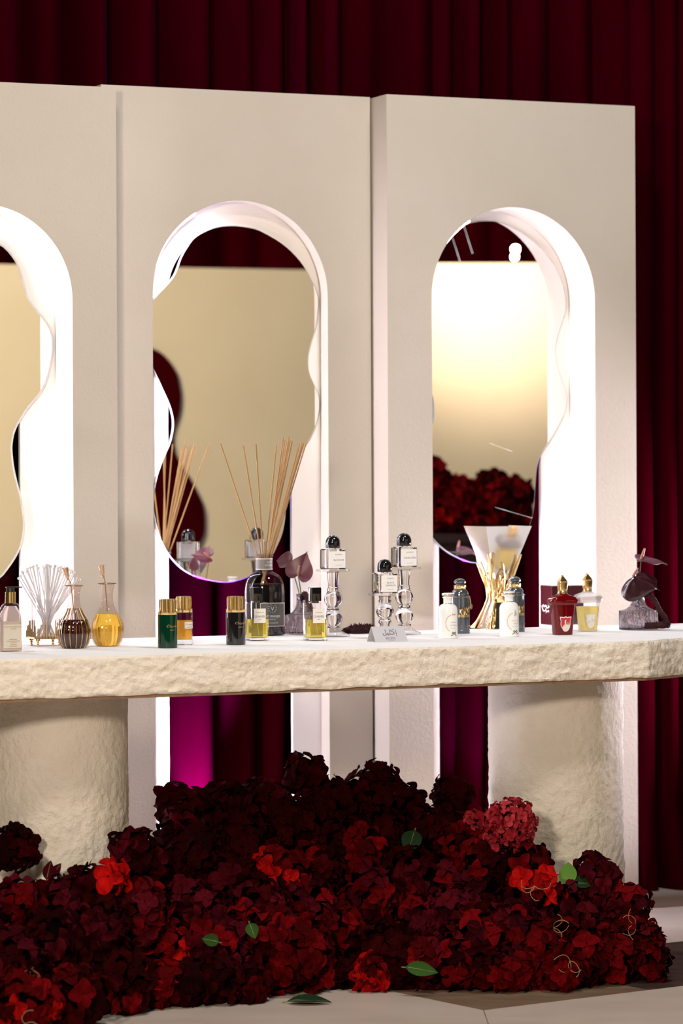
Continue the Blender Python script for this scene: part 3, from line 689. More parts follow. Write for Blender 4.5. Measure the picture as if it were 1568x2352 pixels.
def dome_bottle(p, m, label, lines):
    b = thing('perfume_bottle', label, 'perfume bottle', p + Vector((0, 0, 0.0003)), 'dome-capped bottles on glass stands')
    w = 25.5
    MB().loft([(rrect(w - 1.5, w - 1.5, 12, 7), 0), (rrect(w, w, 12, 7), 1.5), (rrect(w, w, 12, 7), 44), (rrect(w - 1.5, w - 1.5, 12, 7), 46)]).build('bottle_body', 'glass', b, True, m)
    MB().lathe([(8, 46), (8, 49)], 20).build('neck', 'glass', b, True, m)
    MB().lathe([(16.5, 48.5), (17, 49.5), (17, 61)] + [(17 * cos(pi / 2 * k / 9), 61 + 17 * sin(pi / 2 * k / 9)) for k in range(1, 9)] + [(0.6, 78)], 32).build('cap', 'black_gloss', b, True, m)
    lb = patch(-20, 20, 3, 41, -w - 0.15, b, 'label_white', m)
    lettering('BYREDO', 4.0, 3, 32.5, -w - 0.7, lb, 'ink', m, spacing=1.15)
    for k, l in enumerate(lines): lettering(l, 5.4, 3, (19.5 if len(lines) == 1 else 22.5) - 6.2 * k, -w - 0.7, lb, 'ink', m, spacing=1.1)
    lettering('EAU DE PARFUM', 2.2, 3, 8.5, -w - 0.7, lb, 'ink_soft', m)
q, m = candle_stand(765, 1462, 'tall clear glass stand of stacked balls beside the small vase', 2); dome_bottle(q, m, 'clear bottle with domed black cap, BLANCHE label, on the leftmost glass stand', ['BLANCHE'])
q, m = candle_stand(928, 1457, 'tall clear glass stand of stacked balls, behind the short stand', 2); dome_bottle(q, m, 'clear bottle with domed black cap, SUNDAZED label, on tall glass stand', ['SUNDAZED'])
q, m = candle_stand(883.5, 1468, 'short clear glass stand with one ball, behind the grey card', 1); dome_bottle(q, m, 'clear bottle with domed black cap, BLACK SAFFRON label, on short glass stand', ['BLACK', 'SAFFRON'])

# --- grey card
p, m = on_table(899, 1474.5)
c = thing('name_card', 'folded grey name card with Arabic and Latin lettering on the table', 'card', p)
hw, hh, dp_ = 41, 35, 24
def cp(x, z, o=0.0): return (x, dp_ * z / hh - o, z - 0.0)
MB().add([cp(-hw, 0), cp(hw, 0), cp(hw, hh), cp(-hw, hh)] + [cp(-hw, 0, -0.6), cp(hw, 0, -0.6), cp(hw, hh, -0.6), cp(-hw, hh, -0.6)],
         [(0, 1, 2, 3), (7, 6, 5, 4), (0, 4, 5, 1), (1, 5, 6, 2), (2, 6, 7, 3), (3, 7, 4, 0)]).build('front_leaf', 'card_grey', c, False, m)
MB().add([cp(-hw, hh, -0.6), cp(hw, hh, -0.6), (hw, dp_ * 2, 0), (-hw, dp_ * 2, 0), (-hw, dp_ * 2 + 0.8, 0), (hw, dp_ * 2 + 0.8, 0), (hw, dp_ + 1.4, hh), (-hw, dp_ + 1.4, hh)],
         [(0, 1, 2, 3), (4, 5, 6, 7), (0, 7, 6, 1), (3, 2, 5, 4), (1, 6, 5, 2), (0, 3, 4, 7)]).build('back_leaf', 'card_grey', c, False, m)
def card_stroke(pts, r=0.62):
    o = MB().tube([cp(x, z, 0.5) for x, z in pts], r, 5).build('arabic_stroke', 'ink', c, True, m)
card_stroke([(17, 27), (17.3, 16.5)])                                   # alif
card_stroke([(15.2, 14.6), (17.5, 13.6)])                               # hamza below
card_stroke([(13.5, 28.5), (3.5, 25), (12, 21), (12, 17.5), (1, 17.3)])  # kaf
card_stroke([(1.5, 28), (1.5, 17.3), (-9, 17.3)])                       # lam
card_stroke([(-4, 17.3), (-4, 20.5)])                                   # yeh tooth
card_stroke([(-9, 28), (-9, 17.3), (-12, 14.5), (-16, 15), (-16.5, 19)]) # final lam
card_stroke([(-3.2, 14.6), (-2.2, 14.6)]); card_stroke([(-5.2, 14.6), (-4.2, 14.6)])
t_ = lettering('EELEEL', 7, 0, 6, 0, c, 'ink', m, spacing=1.2)
for v in t_.data.vertices: v.co = Vector(cp(v.co.x / m, v.co.z / m, 0.35)) * m
for k in range(7): MB().add([cp(-8 + 2.4 * k + a_, 3 + b_, 0.3) for a_, b_ in ((0, 0), (1.2, 0), (1.2, 1.2), (0, 1.2))], [(0, 1, 2, 3)]).build('small_print', 'ink_soft', c, False, m)

# --- white porcelain bottles
def porcelain(px, py, label, l1, l2, motif):
    p, m = on_table(px, py); r = 22.5
    b = thing('porcelain_bottle', label, 'perfume bottle', p, 'white porcelain bottles')
    prof = [(r - 1.5, 0), (r, 1.5), (r, 63)] + [(10.5 + (r - 10.5) * cos(pi / 2 * k / 7), 63 + 16 * sin(pi / 2 * k / 7)) for k in range(1, 8)] + [(10.2, 81), (10.2, 92), (12.3, 92.6), (12.3, 95.5), (10, 96)]
    MB().lathe(prof, 40).build('bottle_body', 'porcelain', b, True, m)
    MB().lathe([(10.6, 79.6), (10.6, 81)], 32, cap=False).build('neck_ring', 'rose_gold', b, True, m)
    MB().lathe([(8, 96), (8, 97.5), (13.5, 98.5), (13.8, 101), (13, 103.5), (8, 104.5)], 32).build('stopper', 'porcelain', b, True, m)
    MB().lathe([(14.0, 99.2), (14.0, 100.8)], 32, cap=False).build('stopper_ring', 'rose_gold', b, True, m)
    w = r + 0.25
    if l1:
        lettering(l1, 4.2, 6, 36, 0, b, 'print_rose', m, w, 0.35); lettering(l2, 4.2, 6, 29.5, 0, b, 'print_rose', m, w, 0.35)
    else:
        for z_, x0_, n__ in ((37.5, -3, 22), (31, -5, 26)):
            P_ = [(w * sin((x0_ + 0.72 * i) / w), -w * cos((x0_ + 0.72 * i) / w), z_ + (2.2 if i in (0, n__ // 2) else 0.9) * sin(i * 1.9 + 0.3 * z_)) for i in range(n__)]
            MB().tube(catmull(P_, 3, False), 0.28, 4).build('script_line', 'print_grey', b, True, m)
    lettering('GUCCI', 4, 3, 22.5, 0, b, 'print_grey', m, w, spacing=1.3)
    def wr(x, z): return (w * sin(x / w), -w * cos(x / w), z)
    for k in range(15):                                           # laurel spray
        a = radians(108 + 9.2 * k); x, z = 3 + 18 * cos(a), 35 + 20 * sin(a)
        for sg in (-1, 1):
            dx, dz = 2.6 * cos(a + pi / 2 + 0.6 * sg), 2.6 * sin(a + pi / 2 + 0.6 * sg)
            MB().tube([wr(x, z), wr(x + dx * 0.5, z + dz * 0.5), wr(x + dx, z + dz)], [0.15, 0.55, 0.1], 4).build('laurel_leaf', 'print_rose' if k < 7 else 'print_grey', b, True, m)
    if motif == 'moth':
        for sg in (-1, 1):
            for (dx, dz, sz) in ((4.5, 2.2, 2.6), (3.2, -1.5, 1.9)):
                pts = [wr(5 + sg * (0.4 + dx * (0.55 + 0.5 * cos(q))), 54 + dz * (0.6 + 0.5 * sin(q)) + sz * 0.3 * sin(q)) for q in [i * pi / 4 for i in range(8)]]
                MB().add(pts, [tuple(range(8))]).build('moth_wing', 'print_rose', b, False, m)
    else:
        MB().tube([wr(4, 50), wr(5, 54), wr(4.2, 58), wr(5.6, 63)], [2.2, 2.8, 1.6, 0.4], 5).build('bird_motif', 'print_grey', b, True, m)
        MB().tube([wr(1, 49), wr(8, 50.5)], 0.5, 4).build('branch_motif', 'print_rose', b, True, m)
    for sg in (-1, 1):
        MB().tube([wr(5, 12.5), wr(5 + sg * 4, 15.5), wr(5 + sg * 6, 13), wr(5 + sg * 3, 10.5), wr(5, 12.5)], 0.8, 5).build('bow_loop', 'print_green', b, True, m)
        MB().tube([wr(5, 12.5), wr(5 + sg * 4, 8.5), wr(5 + sg * 8, 6.5)], 0.8, 5).build('bow_tail', 'print_green', b, True, m)
porcelain(1028, 1466, 'white porcelain perfume bottle with a moth motif, left of the gold twig vase', None, None, 'moth')
porcelain(1168.5, 1462, 'white porcelain perfume bottle with a bird motif, in front of gold twig vase', 'Love at your', 'Darkest', 'bird')

# --- gunmetal bottles with gold crest
def crest_bottle(px, py, label, cord):
    p, m = on_table(px, py); r = 22.7
    b = thing('crest_bottle', label, 'perfume bottle', p, 'gunmetal bottles with gold crests')
    MB().lathe([(r, 0), (r, 3), (r - 0.8, 3.5), (r - 0.8, 5), (r, 5.5), (r, 8), (r - 0.8, 8.5), (r - 0.8, 84), (r, 84.6), (r, 87)], 40).build('bottle_body', 'gunmetal', b, True, m)
    MB().lathe([(r - 3, 87)] + [(12.5 + (r - 15.5) * cos(pi / 2 * k / 6), 88 + 13 * sin(pi / 2 * k / 6)) for k in range(7)] + [(12, 102)], 40).build('shoulder', 'gunmetal', b, True, m)
    MB().lathe([(13.3, 102), (14, 103), (14, 110.5), (13.2, 111)], 36).build('neck_ring', 'gold', b, True, m)
    MB().lathe([(9, 111), (9.5, 113.5), (13.8, 116.5), (14, 119), (11, 123), (5, 126.5), (0.8, 127.2)], 36).build('stopper', 'gunmetal', b, True, m)
    MB().sphere((-1, -14.5, 106.5), 4, 10, 8).build('clasp', 'gold', b, True, m)
    for z in (84, 17.5): MB().lathe([(r + 0.2, z), (r + 1.2, z + 0.8), (r + 0.2, z + 1.6)], 40, cap=False).build('cord', cord, b, True, m)
    w = r + 0.4
    def wr(x, z): return (w * sin(x / w), -w * cos(x / w), z)
    patch(-14, 14, 38, 44, 0, b, 'gold', m, r - 0.2, 'crest_base', 1.0)
    for sg in (-1, 1):                                            # two rampant beasts and a shield
        MB().tube([wr(sg * 6, 44), wr(sg * 9, 50), wr(sg * 8, 56), wr(sg * 5, 60)], [1.2, 2.4, 2.0, 1.2], 6).build('crest_beast', 'gold', b, True, m)
        MB().tube([wr(sg * 9, 54), wr(sg * 12.5, 57), wr(sg * 11.5, 62)], [1, 1, 0.6], 5).build('crest_tail', 'gold', b, True, m)
        MB().tube([wr(sg * 7, 58), wr(sg * 4, 54.5)], 0.9, 5).build('crest_paw', 'gold', b, True, m)
    MB().tube([wr(0, 44), wr(0, 49), wr(0, 57), wr(0, 61)], [2, 3.4, 3, 2], 8).build('crest_shield', 'gold', b, True, m)
    if cord == 'rose_gold':
        MB().tube([(r * 0.72, -r * 0.72, 84), (r * 0.80, -r * 0.74, 76), (r * 0.82, -r * 0.76, 68)], 1.2, 6).build('chain', 'gold', b, True, m)
        MB().lathe([(1, -0.8), (6, -0.8), (6, 0.8), (1, 0.8)], 20).build('medallion', 'gold', b, True, m)
        md = [o for o in bpy.data.objects if o.parent == b and o.name.startswith('medallion')][-1]
        md.rotation_euler = (pi / 2, 0, 0.7); md.location = Vector((r * 0.86, -r * 0.80, 62)) * m
crest_bottle(1056, 1455, 'gunmetal perfume bottle with gold crest and hanging medallion', 'rose_gold')
crest_bottle(1182, 1451, 'gunmetal perfume bottle with gold crest, half hidden behind white porcelain bottle', 'twig_green')

# --- gold twig vase around mirrored funnel
p, m = on_table(1143, 1443)
b = thing('twig_vase', 'mirrored hourglass vase wrapped in gold twigs on the table', 'vase', p)
zt = (1443 - 1208) * 1.0
MB().loft([(rrect(20, 20, 0.5, 1), 112), (rrect(58.5, 58.5, 0.5, 1), zt), (rrect(57, 57, 0.5, 1), zt), (rrect(18.5, 18.5, 0.5, 1), 113)], True).build('funnel', 'rosy_steel', b, False, m)
MB().loft([(rrect(36, 36, 0.5, 1), 0.5), (rrect(17, 17, 0.5, 1), 60), (rrect(15, 15, 0.5, 1), 74)]).build('base_pyramid', 'rosy_steel', b, False, m)
def hw_(z):
    return 17.5 + 22 * max(0, (72 - z) / 72) ** 1.15 if z < 72 else (17.5 if z < 90 else 17.5 + (z - 90) * 0.285)
rnd = random.Random(4)
def twig(pts, r0, r1):
    P = catmull(pts, 4, False); k = len(P)
    MB().tube([(x + rnd.uniform(-0.7, 0.7), y + rnd.uniform(-0.7, 0.7), z) for x, y, z in P], [(r0 + (r1 - r0) * i / (k - 1)) * rnd.uniform(0.85, 1.15) for i in range(k)], 6).build('twig', 'gold', b, True, m, 60)
for cx_, cy_ in ((-1, -1), (1, -1), (1, 1), (-1, 1)):
    for k in range(4):
        j = [rnd.uniform(0, 0.35) for _ in range(5)]; sd = rnd.random() < 0.5
        zs_ = [0.5, 34, 72, 108, 150 + rnd.uniform(0, 26)]; pts = []
        for z, q in zip(zs_, j):
            h_ = hw_(z) + 2.6; x, y = cx_ * h_, cy_ * h_
            if z == 0.5: x *= 1.10; y *= 1.10
            if sd: x *= 1 - q
            else: y *= 1 - q
            pts.append((x, y, z))
        twig(pts, 3.0, 2.0)
for fx, fy in ((0, -1), (-1, 0), (1, 0), (0, 1)):
    for k in range(5):
        z0 = rnd.uniform(60, 100); q0_, q1_ = rnd.uniform(-0.7, 0.7), rnd.uniform(-0.8, 0.8); z1_ = z0 + rnd.uniform(35, 75)
        def pt(q, z): h_ = hw_(z) + 2.2; return (q * h_ if fx == 0 else fx * h_, q * h_ if fy == 0 else fy * h_, z)
        mid = pt((q0_ + q1_) / 2 + rnd.uniform(-0.2, 0.2), (z0 + z1_) / 2)
        twig([pt(q0_, z0), mid, pt(q1_, z1_)], 2.3, 1.7)
        twig([mid, pt((q0_ + q1_) / 2 + rnd.choice((-0.4, 0.4)), (z0 + z1_) / 2 + 16)], 1.8, 1.4)

# --- dark red gift box
p, m = on_table(1290, 1434)
b = thing('gift_box', 'glossy dark maroon box standing behind the red bottle', 'box', p)
MB().loft([(rrect(41, 29, 1), 0), (rrect(41, 29, 1), 86)]).build('box_body', 'maroon_box', b, False, m)
MB().loft([(rrect(41.3, 29.3, 1), 80), (rrect(41.3, 29.3, 1), 89.5), (rrect(40.3, 28.3, 1), 90)]).build('lid', 'maroon_box', b, False, m)
def bl(cx_, cy_): return (-41.4, 29 - (1230 + cx_ / 39.2 - 1238) / 24 * 58, 1441 - (1380 + cy_ / 39.2))
for pts in ([(430, 760), (490, 720), (545, 740), (570, 600), (650, 810), (765, 620), (820, 790), (890, 880), (1040, 750), (950, 670)], [(480, 830), (530, 1040), (620, 1180), (760, 1070), (770, 920)], [(760, 1070), (850, 1220), (990, 1070), (1000, 1270)], [(775, 1290), (785, 1340)]):
    MB().tube([bl(*q) for q in catmull(pts, 3, False)], 0.75, 5).build('white_script', 'label_white', b, True, m)

# --- urn-shaped bottles with pointed gold caps
def urn_bottle(px, py, k, label, kind):
    p, m = on_table(px, py); m *= k
    b = thing('urn_bottle', label, 'perfume bottle', p, 'urn-shaped bottles with pointed gold caps')
    def sec(w, d): return rrect(w, d, min(w, d) * 0.55, 6)
    body = [(sec(20.5, 13), 0), (sec(22, 14), 1.2), (sec(28, 17), 66), (sec(28.5, 17.2), 70)]
    tor = [(sec(28, 17), 69), (sec(33, 19.5), 70.5), (sec(35.5, 21), 76), (sec(35, 20.6), 81), (sec(29, 17.5), 88), (sec(18, 13), 92), (sec(12, 11), 93.5), (sec(11.5, 11), 95.5)]
    bm_, lm = ('glass_red', None) if kind == 'red' else ('glass_frost', 'liquid_pale')
    if lm:
        MB().loft(body).build('bottle_body', 'glass_thin', b, True, m)
        MB().loft([(sec(20.5, 12.5), 3), (sec(26, 15.5), 60)]).build('liquid', lm, b, True, m)
        MB().loft(tor).build('shoulder_ring', bm_, b, True, m)
    else:
        MB().loft(body).build('bottle_body', bm_, b, True, m); MB().loft(tor).build('shoulder_ring', bm_, b, True, m)
    MB().lathe([(10.8, 95.5), (11.5, 97), (10.5, 99), (11.5, 101), (10.4, 102.5)], 28).build('cap_ring', 'gold', b, True, m)
    MB().loft([(rrect(8.3, 8.3, 3), 102.5), (rrect(9, 9, 2), 106), (rrect(9.6, 9.6, 1.5), 122), (rrect(9.2, 9.2, 1), 124.5)]).build('cap', 'gold', b, True, m, 25)
    MB().loft([(rrect(9.2, 9.2, 1, 1), 124.5), (rrect(7, 7, 0.5, 1), 129), (rrect(2.6, 2.6, 0.4, 1), 136), (rrect(2.2, 2.2, 0.8, 1), 139.5)]).build('cap_point', 'gold', b, False, m)
    def shield(sc, y, mat, name):
        P = [(0, 40), (4, 37.5), (9, 38.5), (15, 38.8), (14, 33), (12.5, 29), (12.8, 20), (10.5, 14), (5.5, 10.5), (5, 6), (0, 3.4)]
        P = P + [(-x, z) for x, z in P[-2:0:-1]]; P = [(x * sc, 22 + (z - 22) * sc) for x, z in P]
        sl_ = 3.0 / 66
        MB().prism(P, lambda q: (q[0], -(14.3 + q[1] * sl_) - y, q[1] + 4), lambda q: (q[0], -(14.1 + q[1] * sl_), q[1] + 4)).build(name, mat, b, False, m)
    shield(1.0, 0.3, 'label_white' if kind == 'red' else 'print_light', 'shield_label'); shield(0.88, 0.6, 'red_shield' if kind == 'red' else 'label_cream', 'shield_field')
    mt = 'orange_print' if kind == 'red' else 'print_light'
    MB().add([(1, -17.9, 24.5), (10, -17.9, 24), (10, -18.0, 27), (3, -18.1, 31)], [(0, 1, 2, 3)]).build('shield_print', mt, b, False, m)
    MB().tube([(-1, -17.8, 25), (-2, -18.0, 31), (-0.5, -18.1, 35)], [1.6, 1.8, 1.2], 6).build('shield_figure', 'label_white', b, True, m)
    MB().tube([(-8, -17.8, 21), (-5, -17.9, 24), (-2, -17.9, 27)], [0.5, 0.9, 0.6], 5).build('shield_beast', mt, b, True, m)
    MB().add([(-10.4, -17.2, 18), (-8.5, -16.6, 13), (-4.5, -16.2, 9), (0, -16.0, 8), (4.5, -16.2, 9), (8.5, -16.6, 13), (10.4, -17.2, 18), (10.6, -17.6, 24), (3, -17.7, 26), (-4, -17.6, 24)], [tuple(range(10))]).build('shield_lower', 'label_cream', b, False, m)
    for k in range(2): MB().box(-3.2 + k, 3.2 - k, -15.7, -15.5, 11 - 2.4 * k, 12 - 2.4 * k).build('text_line', 'ink_soft', b, False, m)
urn_bottle(1291, 1458, 0.985, 'urn-shaped deep red perfume bottle with a shield label and gold cap', 'red')
urn_bottle(1348.5, 1450, 0.955, 'urn-shaped frosted bottle of pale yellow perfume with gold cap', 'pale')

# --- vases with anthuriums and tassels
def ridged_vase(px, py, r, label, wide=1.0):
    p, m = on_table(px, py)
    b = thing('ridged_vase', label, 'vase', p, 'small ridged smoky vases')
    prof = [(r - 2, 0), (r, 2), (r, 44)] + [(r - (r - 14) * sin(pi / 2 * k / 7), 44 + 26 * (1 - cos(pi / 2 * k / 7))) for k in range(1, 8)] + [(13, 80), (13.5, 92)]
    full = prof + [(11.5, 92)] + [(max(2, q - 4), z + (4 if z < 5 else 0)) for q, z in prof[::-1] if z < 90]
    MB().lathe(full, 90, flute=0.012, nf=30).build('vase_body', 'ridged_glass', b, True, m, 70)
    return p, m
def frame(nrm_, tip):
    z = Vector(nrm_).normalized(); y = Vector(tip) - z * Vector(tip).dot(z); y.normalize(); x = y.cross(z)
    return Matrix((x, y, z)).transposed()
def spathe(mb, c, R, L, Wd, cup, ruf=0.03):
    n = 40; rings = 8; vs = []; fs = []
    for k in range(rings + 1):
        q = k / rings
        for i in range(n):
            t = 2 * pi * i / n
            x = sin(t) ** 3; y = -(13 * cos(t) - 5 * cos(2 * t) - 2 * cos(3 * t) - cos(4 * t)) / 17
            x *= Wd; y = y * L * 0.62 + 0.18 * L
            z = cup * q * q * (abs(x) / Wd) * L - 0.10 * L * q * q * max(0, y / L) + ruf * L * q * sin(5 * t + 1)
            vs.append(c + R @ Vector((x * q, y * q, z)))
    for k in range(rings):
        for i in range(n): j = (i + 1) % n; fs.append((k * n + i, k * n + j, (k + 1) * n + j, (k + 1) * n + i))
    o = len(vs); th = R @ Vector((0, 0, -0.0008))
    vs2 = vs + [v + th for v in vs]; fs2 = fs + [tuple(i + o for i in f[::-1]) for f in fs]
    e = rings * n
    fs2 += [(e + i, e + o + i, e + o + (i + 1) % n, e + (i + 1) % n) for i in range(n)]
    return mb.add(vs2, fs2)
def anthurium(label, base, px, py, dy, nrm_, tip, L, Wd, mat, spx=None, cup=0.15):
    c = at_depth(px, py, base.y + dy); root = tag(empty('anthurium', base), label, 'flower', 'anthuriums'); root.rotation_euler = (0, 0, 0)
    R = frame(nrm_, tip); inv = base
    mb = MB(); spathe(mb, c - base, R, L, Wd, cup); mb.build('spathe', mat, root, True, 1.0, 80)
    s0 = R @ Vector((0, -0.08 * L, 0.001)); s1 = R @ Vector((0, 0.16 * L, 0.4 * L)) if spx is None else Vector(spx)
    MB().tube([c - base + s0, c - base + s0 * 0.5 + s1 * 0.5, c - base + s1], [0.0035, 0.0036, 0.002], 8).build('spadix', 'spadix', root)
    e = c - base + s0 - R @ Vector((0, 0, 0.003))
    MB().tube([Vector((0, 0, 0)), Vector((0, 0, 0.05)), e * 0.5 + Vector((0, 0, 0.03)), e], 0.0016, 6).build('stem', 'stem_green', root)
    return root
def tassel(label, path, rad, count, seed, group=None):
    rnd = random.Random(seed); P = [Vector(q) for q in catmull([tuple(q) for q in path], 6, False)]; mb = MB()
    o0 = P[0].copy(); o0.z = min(q.z for q in P) - min(rad) * 0.9
    rr = lambda f: rad[0] + (rad[-1] - rad[0]) * f if len(rad) == 2 else rad[min(len(rad) - 1, int(f * len(rad)))]
    mb.tube([q - o0 for q in P], [rr(i / (len(P) - 1)) * 0.62 for i in range(len(P))], 8)
    for k in range(count):
        f = rnd.random(); q = P[min(len(P) - 1, int(f * len(P)))]; r = rr(f)
        d = Vector((rnd.gauss(0, 1), rnd.gauss(0, 1), rnd.gauss(0, 1))).normalized()
        a = q - o0 + d * r * 0.45; e = q - o0 + d * r * rnd.uniform(0.85, 1.15) + Vector((0, 0, -0.002))
        e.z = max(e.z, 0.0003); a.z = max(a.z, 0.0003)
        sd = d.cross(Vector((0.3, 0.5, 0.8))).normalized() * r * 0.16; s2 = d.cross(sd).normalized() * r * 0.16
        mb.add([a + sd, a - sd * 0.5 + s2, a - sd * 0.5 - s2, e], [(0, 1, 3), (1, 2, 3), (2, 0, 3), (0, 2, 1)])
    o = mb.build('amaranth_tassel', 'tassel', None, False); o.location = o0
    return tag(o, label, 'flower', group)
p, m = ridged_vase(694, 1456, 40, 'small ridged smoky glass vase between the two square bottles')
mid = p + Vector((0, 0, 0.02))
anthurium('wine red heart-shaped anthurium facing forward, left of the BLANCHE bottle', p + Vector((0, 0, 0.02)), 686, 1316, -0.005, (-0.10, -0.97, 0.22), (0.35, 0.25, 0.9), 0.078, 0.036, 'spathe', None, 0.10)
anthurium('wine red anthurium turned to the mirror, behind the forward-facing anthurium', p + Vector((0, 0.006, 0.02)), 661, 1290, 0.05, (-0.5, 0.55, 0.35), (-0.75, 0.1, 0.35), 0.06, 0.024, 'spathe', None, 0.2)
tassel('dark maroon tassel flower spilling over the small vase rim', [p + Vector((0.0, -0.004, 0.09)), p + Vector((0.006, -0.012, 0.102)), p + Vector((0.014, -0.018, 0.088)), p + Vector((0.020, -0.022, 0.064))], (0.010, 0.012), 260, 2)
q1_, q2_ = at_z(792, 1455, TZ), at_z(846, 1454, TZ)
tassel('dark maroon tassel flower lying on the table behind the grey card', [q1_ + Vector((0, -0.01, 0.008)), (q1_ + q2_) / 2 + Vector((0.002, -0.03, 0.012)), q2_ + Vector((0.004, -0.02, 0.012))], (0.011, 0.018, 0.017), 800, 3)
p, m = ridged_vase(1465.5, 1446, 44.5, 'small ridged smoky glass vase at the right end of the table')
anthurium('near-black glossy anthurium drooping over the rightmost vase', p + Vector((0, 0, 0.02)), 1459, 1326, -0.02, (-0.22, -0.62, 0.72), (0.62, -0.2, -0.55), 0.098, 0.054, 'spathe_dark', None, -0.35)
anthurium('flat dusky pink anthurium seen edge-on at the top of the rightmost vase', p + Vector((0, 0.004, 0.02)), 1477, 1286, 0.02, (0.13, -0.30, 0.94), (0.95, 0.15, -0.05), 0.082, 0.031, 'spathe_pale', (0.003, -0.002, 0.030), 0.05)
tassel('dark maroon tassel flower trailing from the rightmost vase to the table', [p + Vector((0.006, -0.01, 0.098)), p + Vector((0.032, -0.03, 0.085)), p + Vector((0.052, -0.036, 0.05)), p + Vector((0.066, -0.036, 0.03)), p + Vector((0.066, -0.036, 0.014)), p + Vector((0.045, -0.045, 0.013)), p + Vector((0.015, -0.05, 0.012))], (0.012, 0.010, 0.009, 0.010, 0.013, 0.014, 0.013), 1100, 6)

# ------------------------------------------------------------------ flowers heaped on the floor
def interp(T, x):
    if x <= T[0][0]: return T[0][1]
    for (a, b), (c, d) in zip(T, T[1:]):
        if x <= c: return b + (d - b) * (x - a) / (c - a)
    return T[-1][1]
YTOP = [(-80, 1990), (0, 1930), (55, 1990), (100, 2030), (190, 2010), (260, 1965), (340, 1940), (385, 1960), (400, 1870), (440, 1815), (560, 1800), (690, 1760), (760, 1785), (870, 1780), (940, 1800), (980, 1860), (1030, 1800), (1075, 1850), (1170, 1845), (1235, 1890), (1255, 1965), (1300, 1995), (1370, 1975), (1430, 2015), (1480, 2065), (1520, 2130), (1540, 2200)]
YBOT = [(-80, 2400), (100, 2400), (240, 2350), (320, 2325), (600, 2305), (720, 2280), (840, 2272), (980, 2280), (1300, 2284), (1400, 2268), (1500, 2262), (1540, 2240)]
YBK = [(-80, 7.15), (290, 7.22), (400, 7.62), (650, 7.72), (900, 7.86), (1080, 7.86), (1130, 7.62), (1430, 7.66), (1540, 7.45)]
def mound(px, py):
    yt, yb = interp(YTOP, px), interp(YBOT, px); v = max(-0.1, min(1.05, (yb - py) / (yb - yt)))
    yf = F * H / (yb - HZ); Yd = yf + (interp(YBK, px) - yf) * max(0, v) ** 1.15
    return at_depth(px, py, Yd)
base_v = []; cols_ = list(range(-60, 1531, 30)); rows_ = 14
for x in cols_:
    yt, yb = interp(YTOP, x) + 55, interp(YBOT, x) - 80
    for k in range(rows_):
        q = mound(x, yb + (yt - yb) * k / (rows_ - 1)); q = q + Vector((0, 0.06, -0.045)); q.z = max(q.z, 0.0005) if k else 0.0005
        base_v.append(q)
    q = base_v[-1].copy(); q.y += 0.05; q.z = 0.0005; base_v.append(q)
rows_ += 1; bf = []
for i in range(len(cols_) - 1):
    for k in range(rows_ - 1): bf.append((i * rows_ + k, (i + 1) * rows_ + k, (i + 1) * rows_ + k + 1, i * rows_ + k + 1))
for i in (0, len(cols_) - 1): bf.append(tuple(i * rows_ + k for k in range(rows_)))
bo = MB().add(base_v, bf).build('flower_bed', 'shade_core', None, True)  # closes the gaps under the heads; its black stands for their shade
tag(bo, 'moss and foliage bed under the hydrangea heap, blackened as the shade in the gaps', 'foliage', None, 'stuff')

def floret_mesh(seed, mat, ruf=0.10, wid=0.50):
    rnd = random.Random(seed); mb = MB()
    for k in range(4):
        a = k * pi / 2 + rnd.uniform(-0.2, 0.2); L = rnd.uniform(0.82, 1.10); w = wid * rnd.uniform(0.85, 1.12); ph = rnd.uniform(0, 6); up = rnd.uniform(-0.05, 0.50); curl = rnd.uniform(0.1, 0.55); tw = rnd.uniform(-0.35, 0.35)
        def fn(u, v):
            x = (u - 0.5) * 2; q = 0.03 + 0.955 * v
            ww = w * sin(pi * (0.02 + 0.945 * v) ** 0.85) ** 0.5
            rr = 0.05 + L * v - 0.16 * x * x * (1 - v) * 0.3
            z = up * v - curl * v ** 3 + 0.22 * x * x * sin(pi * v) + ruf * v * sin(3.2 * x + ph) + tw * x * v * 0.5
            yy = x * ww
            return (rr * cos(a) - yy * sin(a), rr * sin(a) + yy * cos(a), z + 0.015 * k)
        mb.grid(fn, 5, 6)
    return mb.mesh('floret', mat, True, 1.0, 180)
FM = {c: [floret_mesh(10 * i + k, mat, rf) for k in range(4)] for i, (c, mat, rf) in enumerate((('D', 'petal_dark', 0.06), ('W', 'petal_wine', 0.06), ('R', 'petal_red', 0.07), ('S', 'petal_scarlet', 0.07), ('P', 'petal_pink', 0.04)))}
core_me = MB().sphere((0, 0, 0), 1.0, 14, 10).mesh('shade_core', 'shade_core')
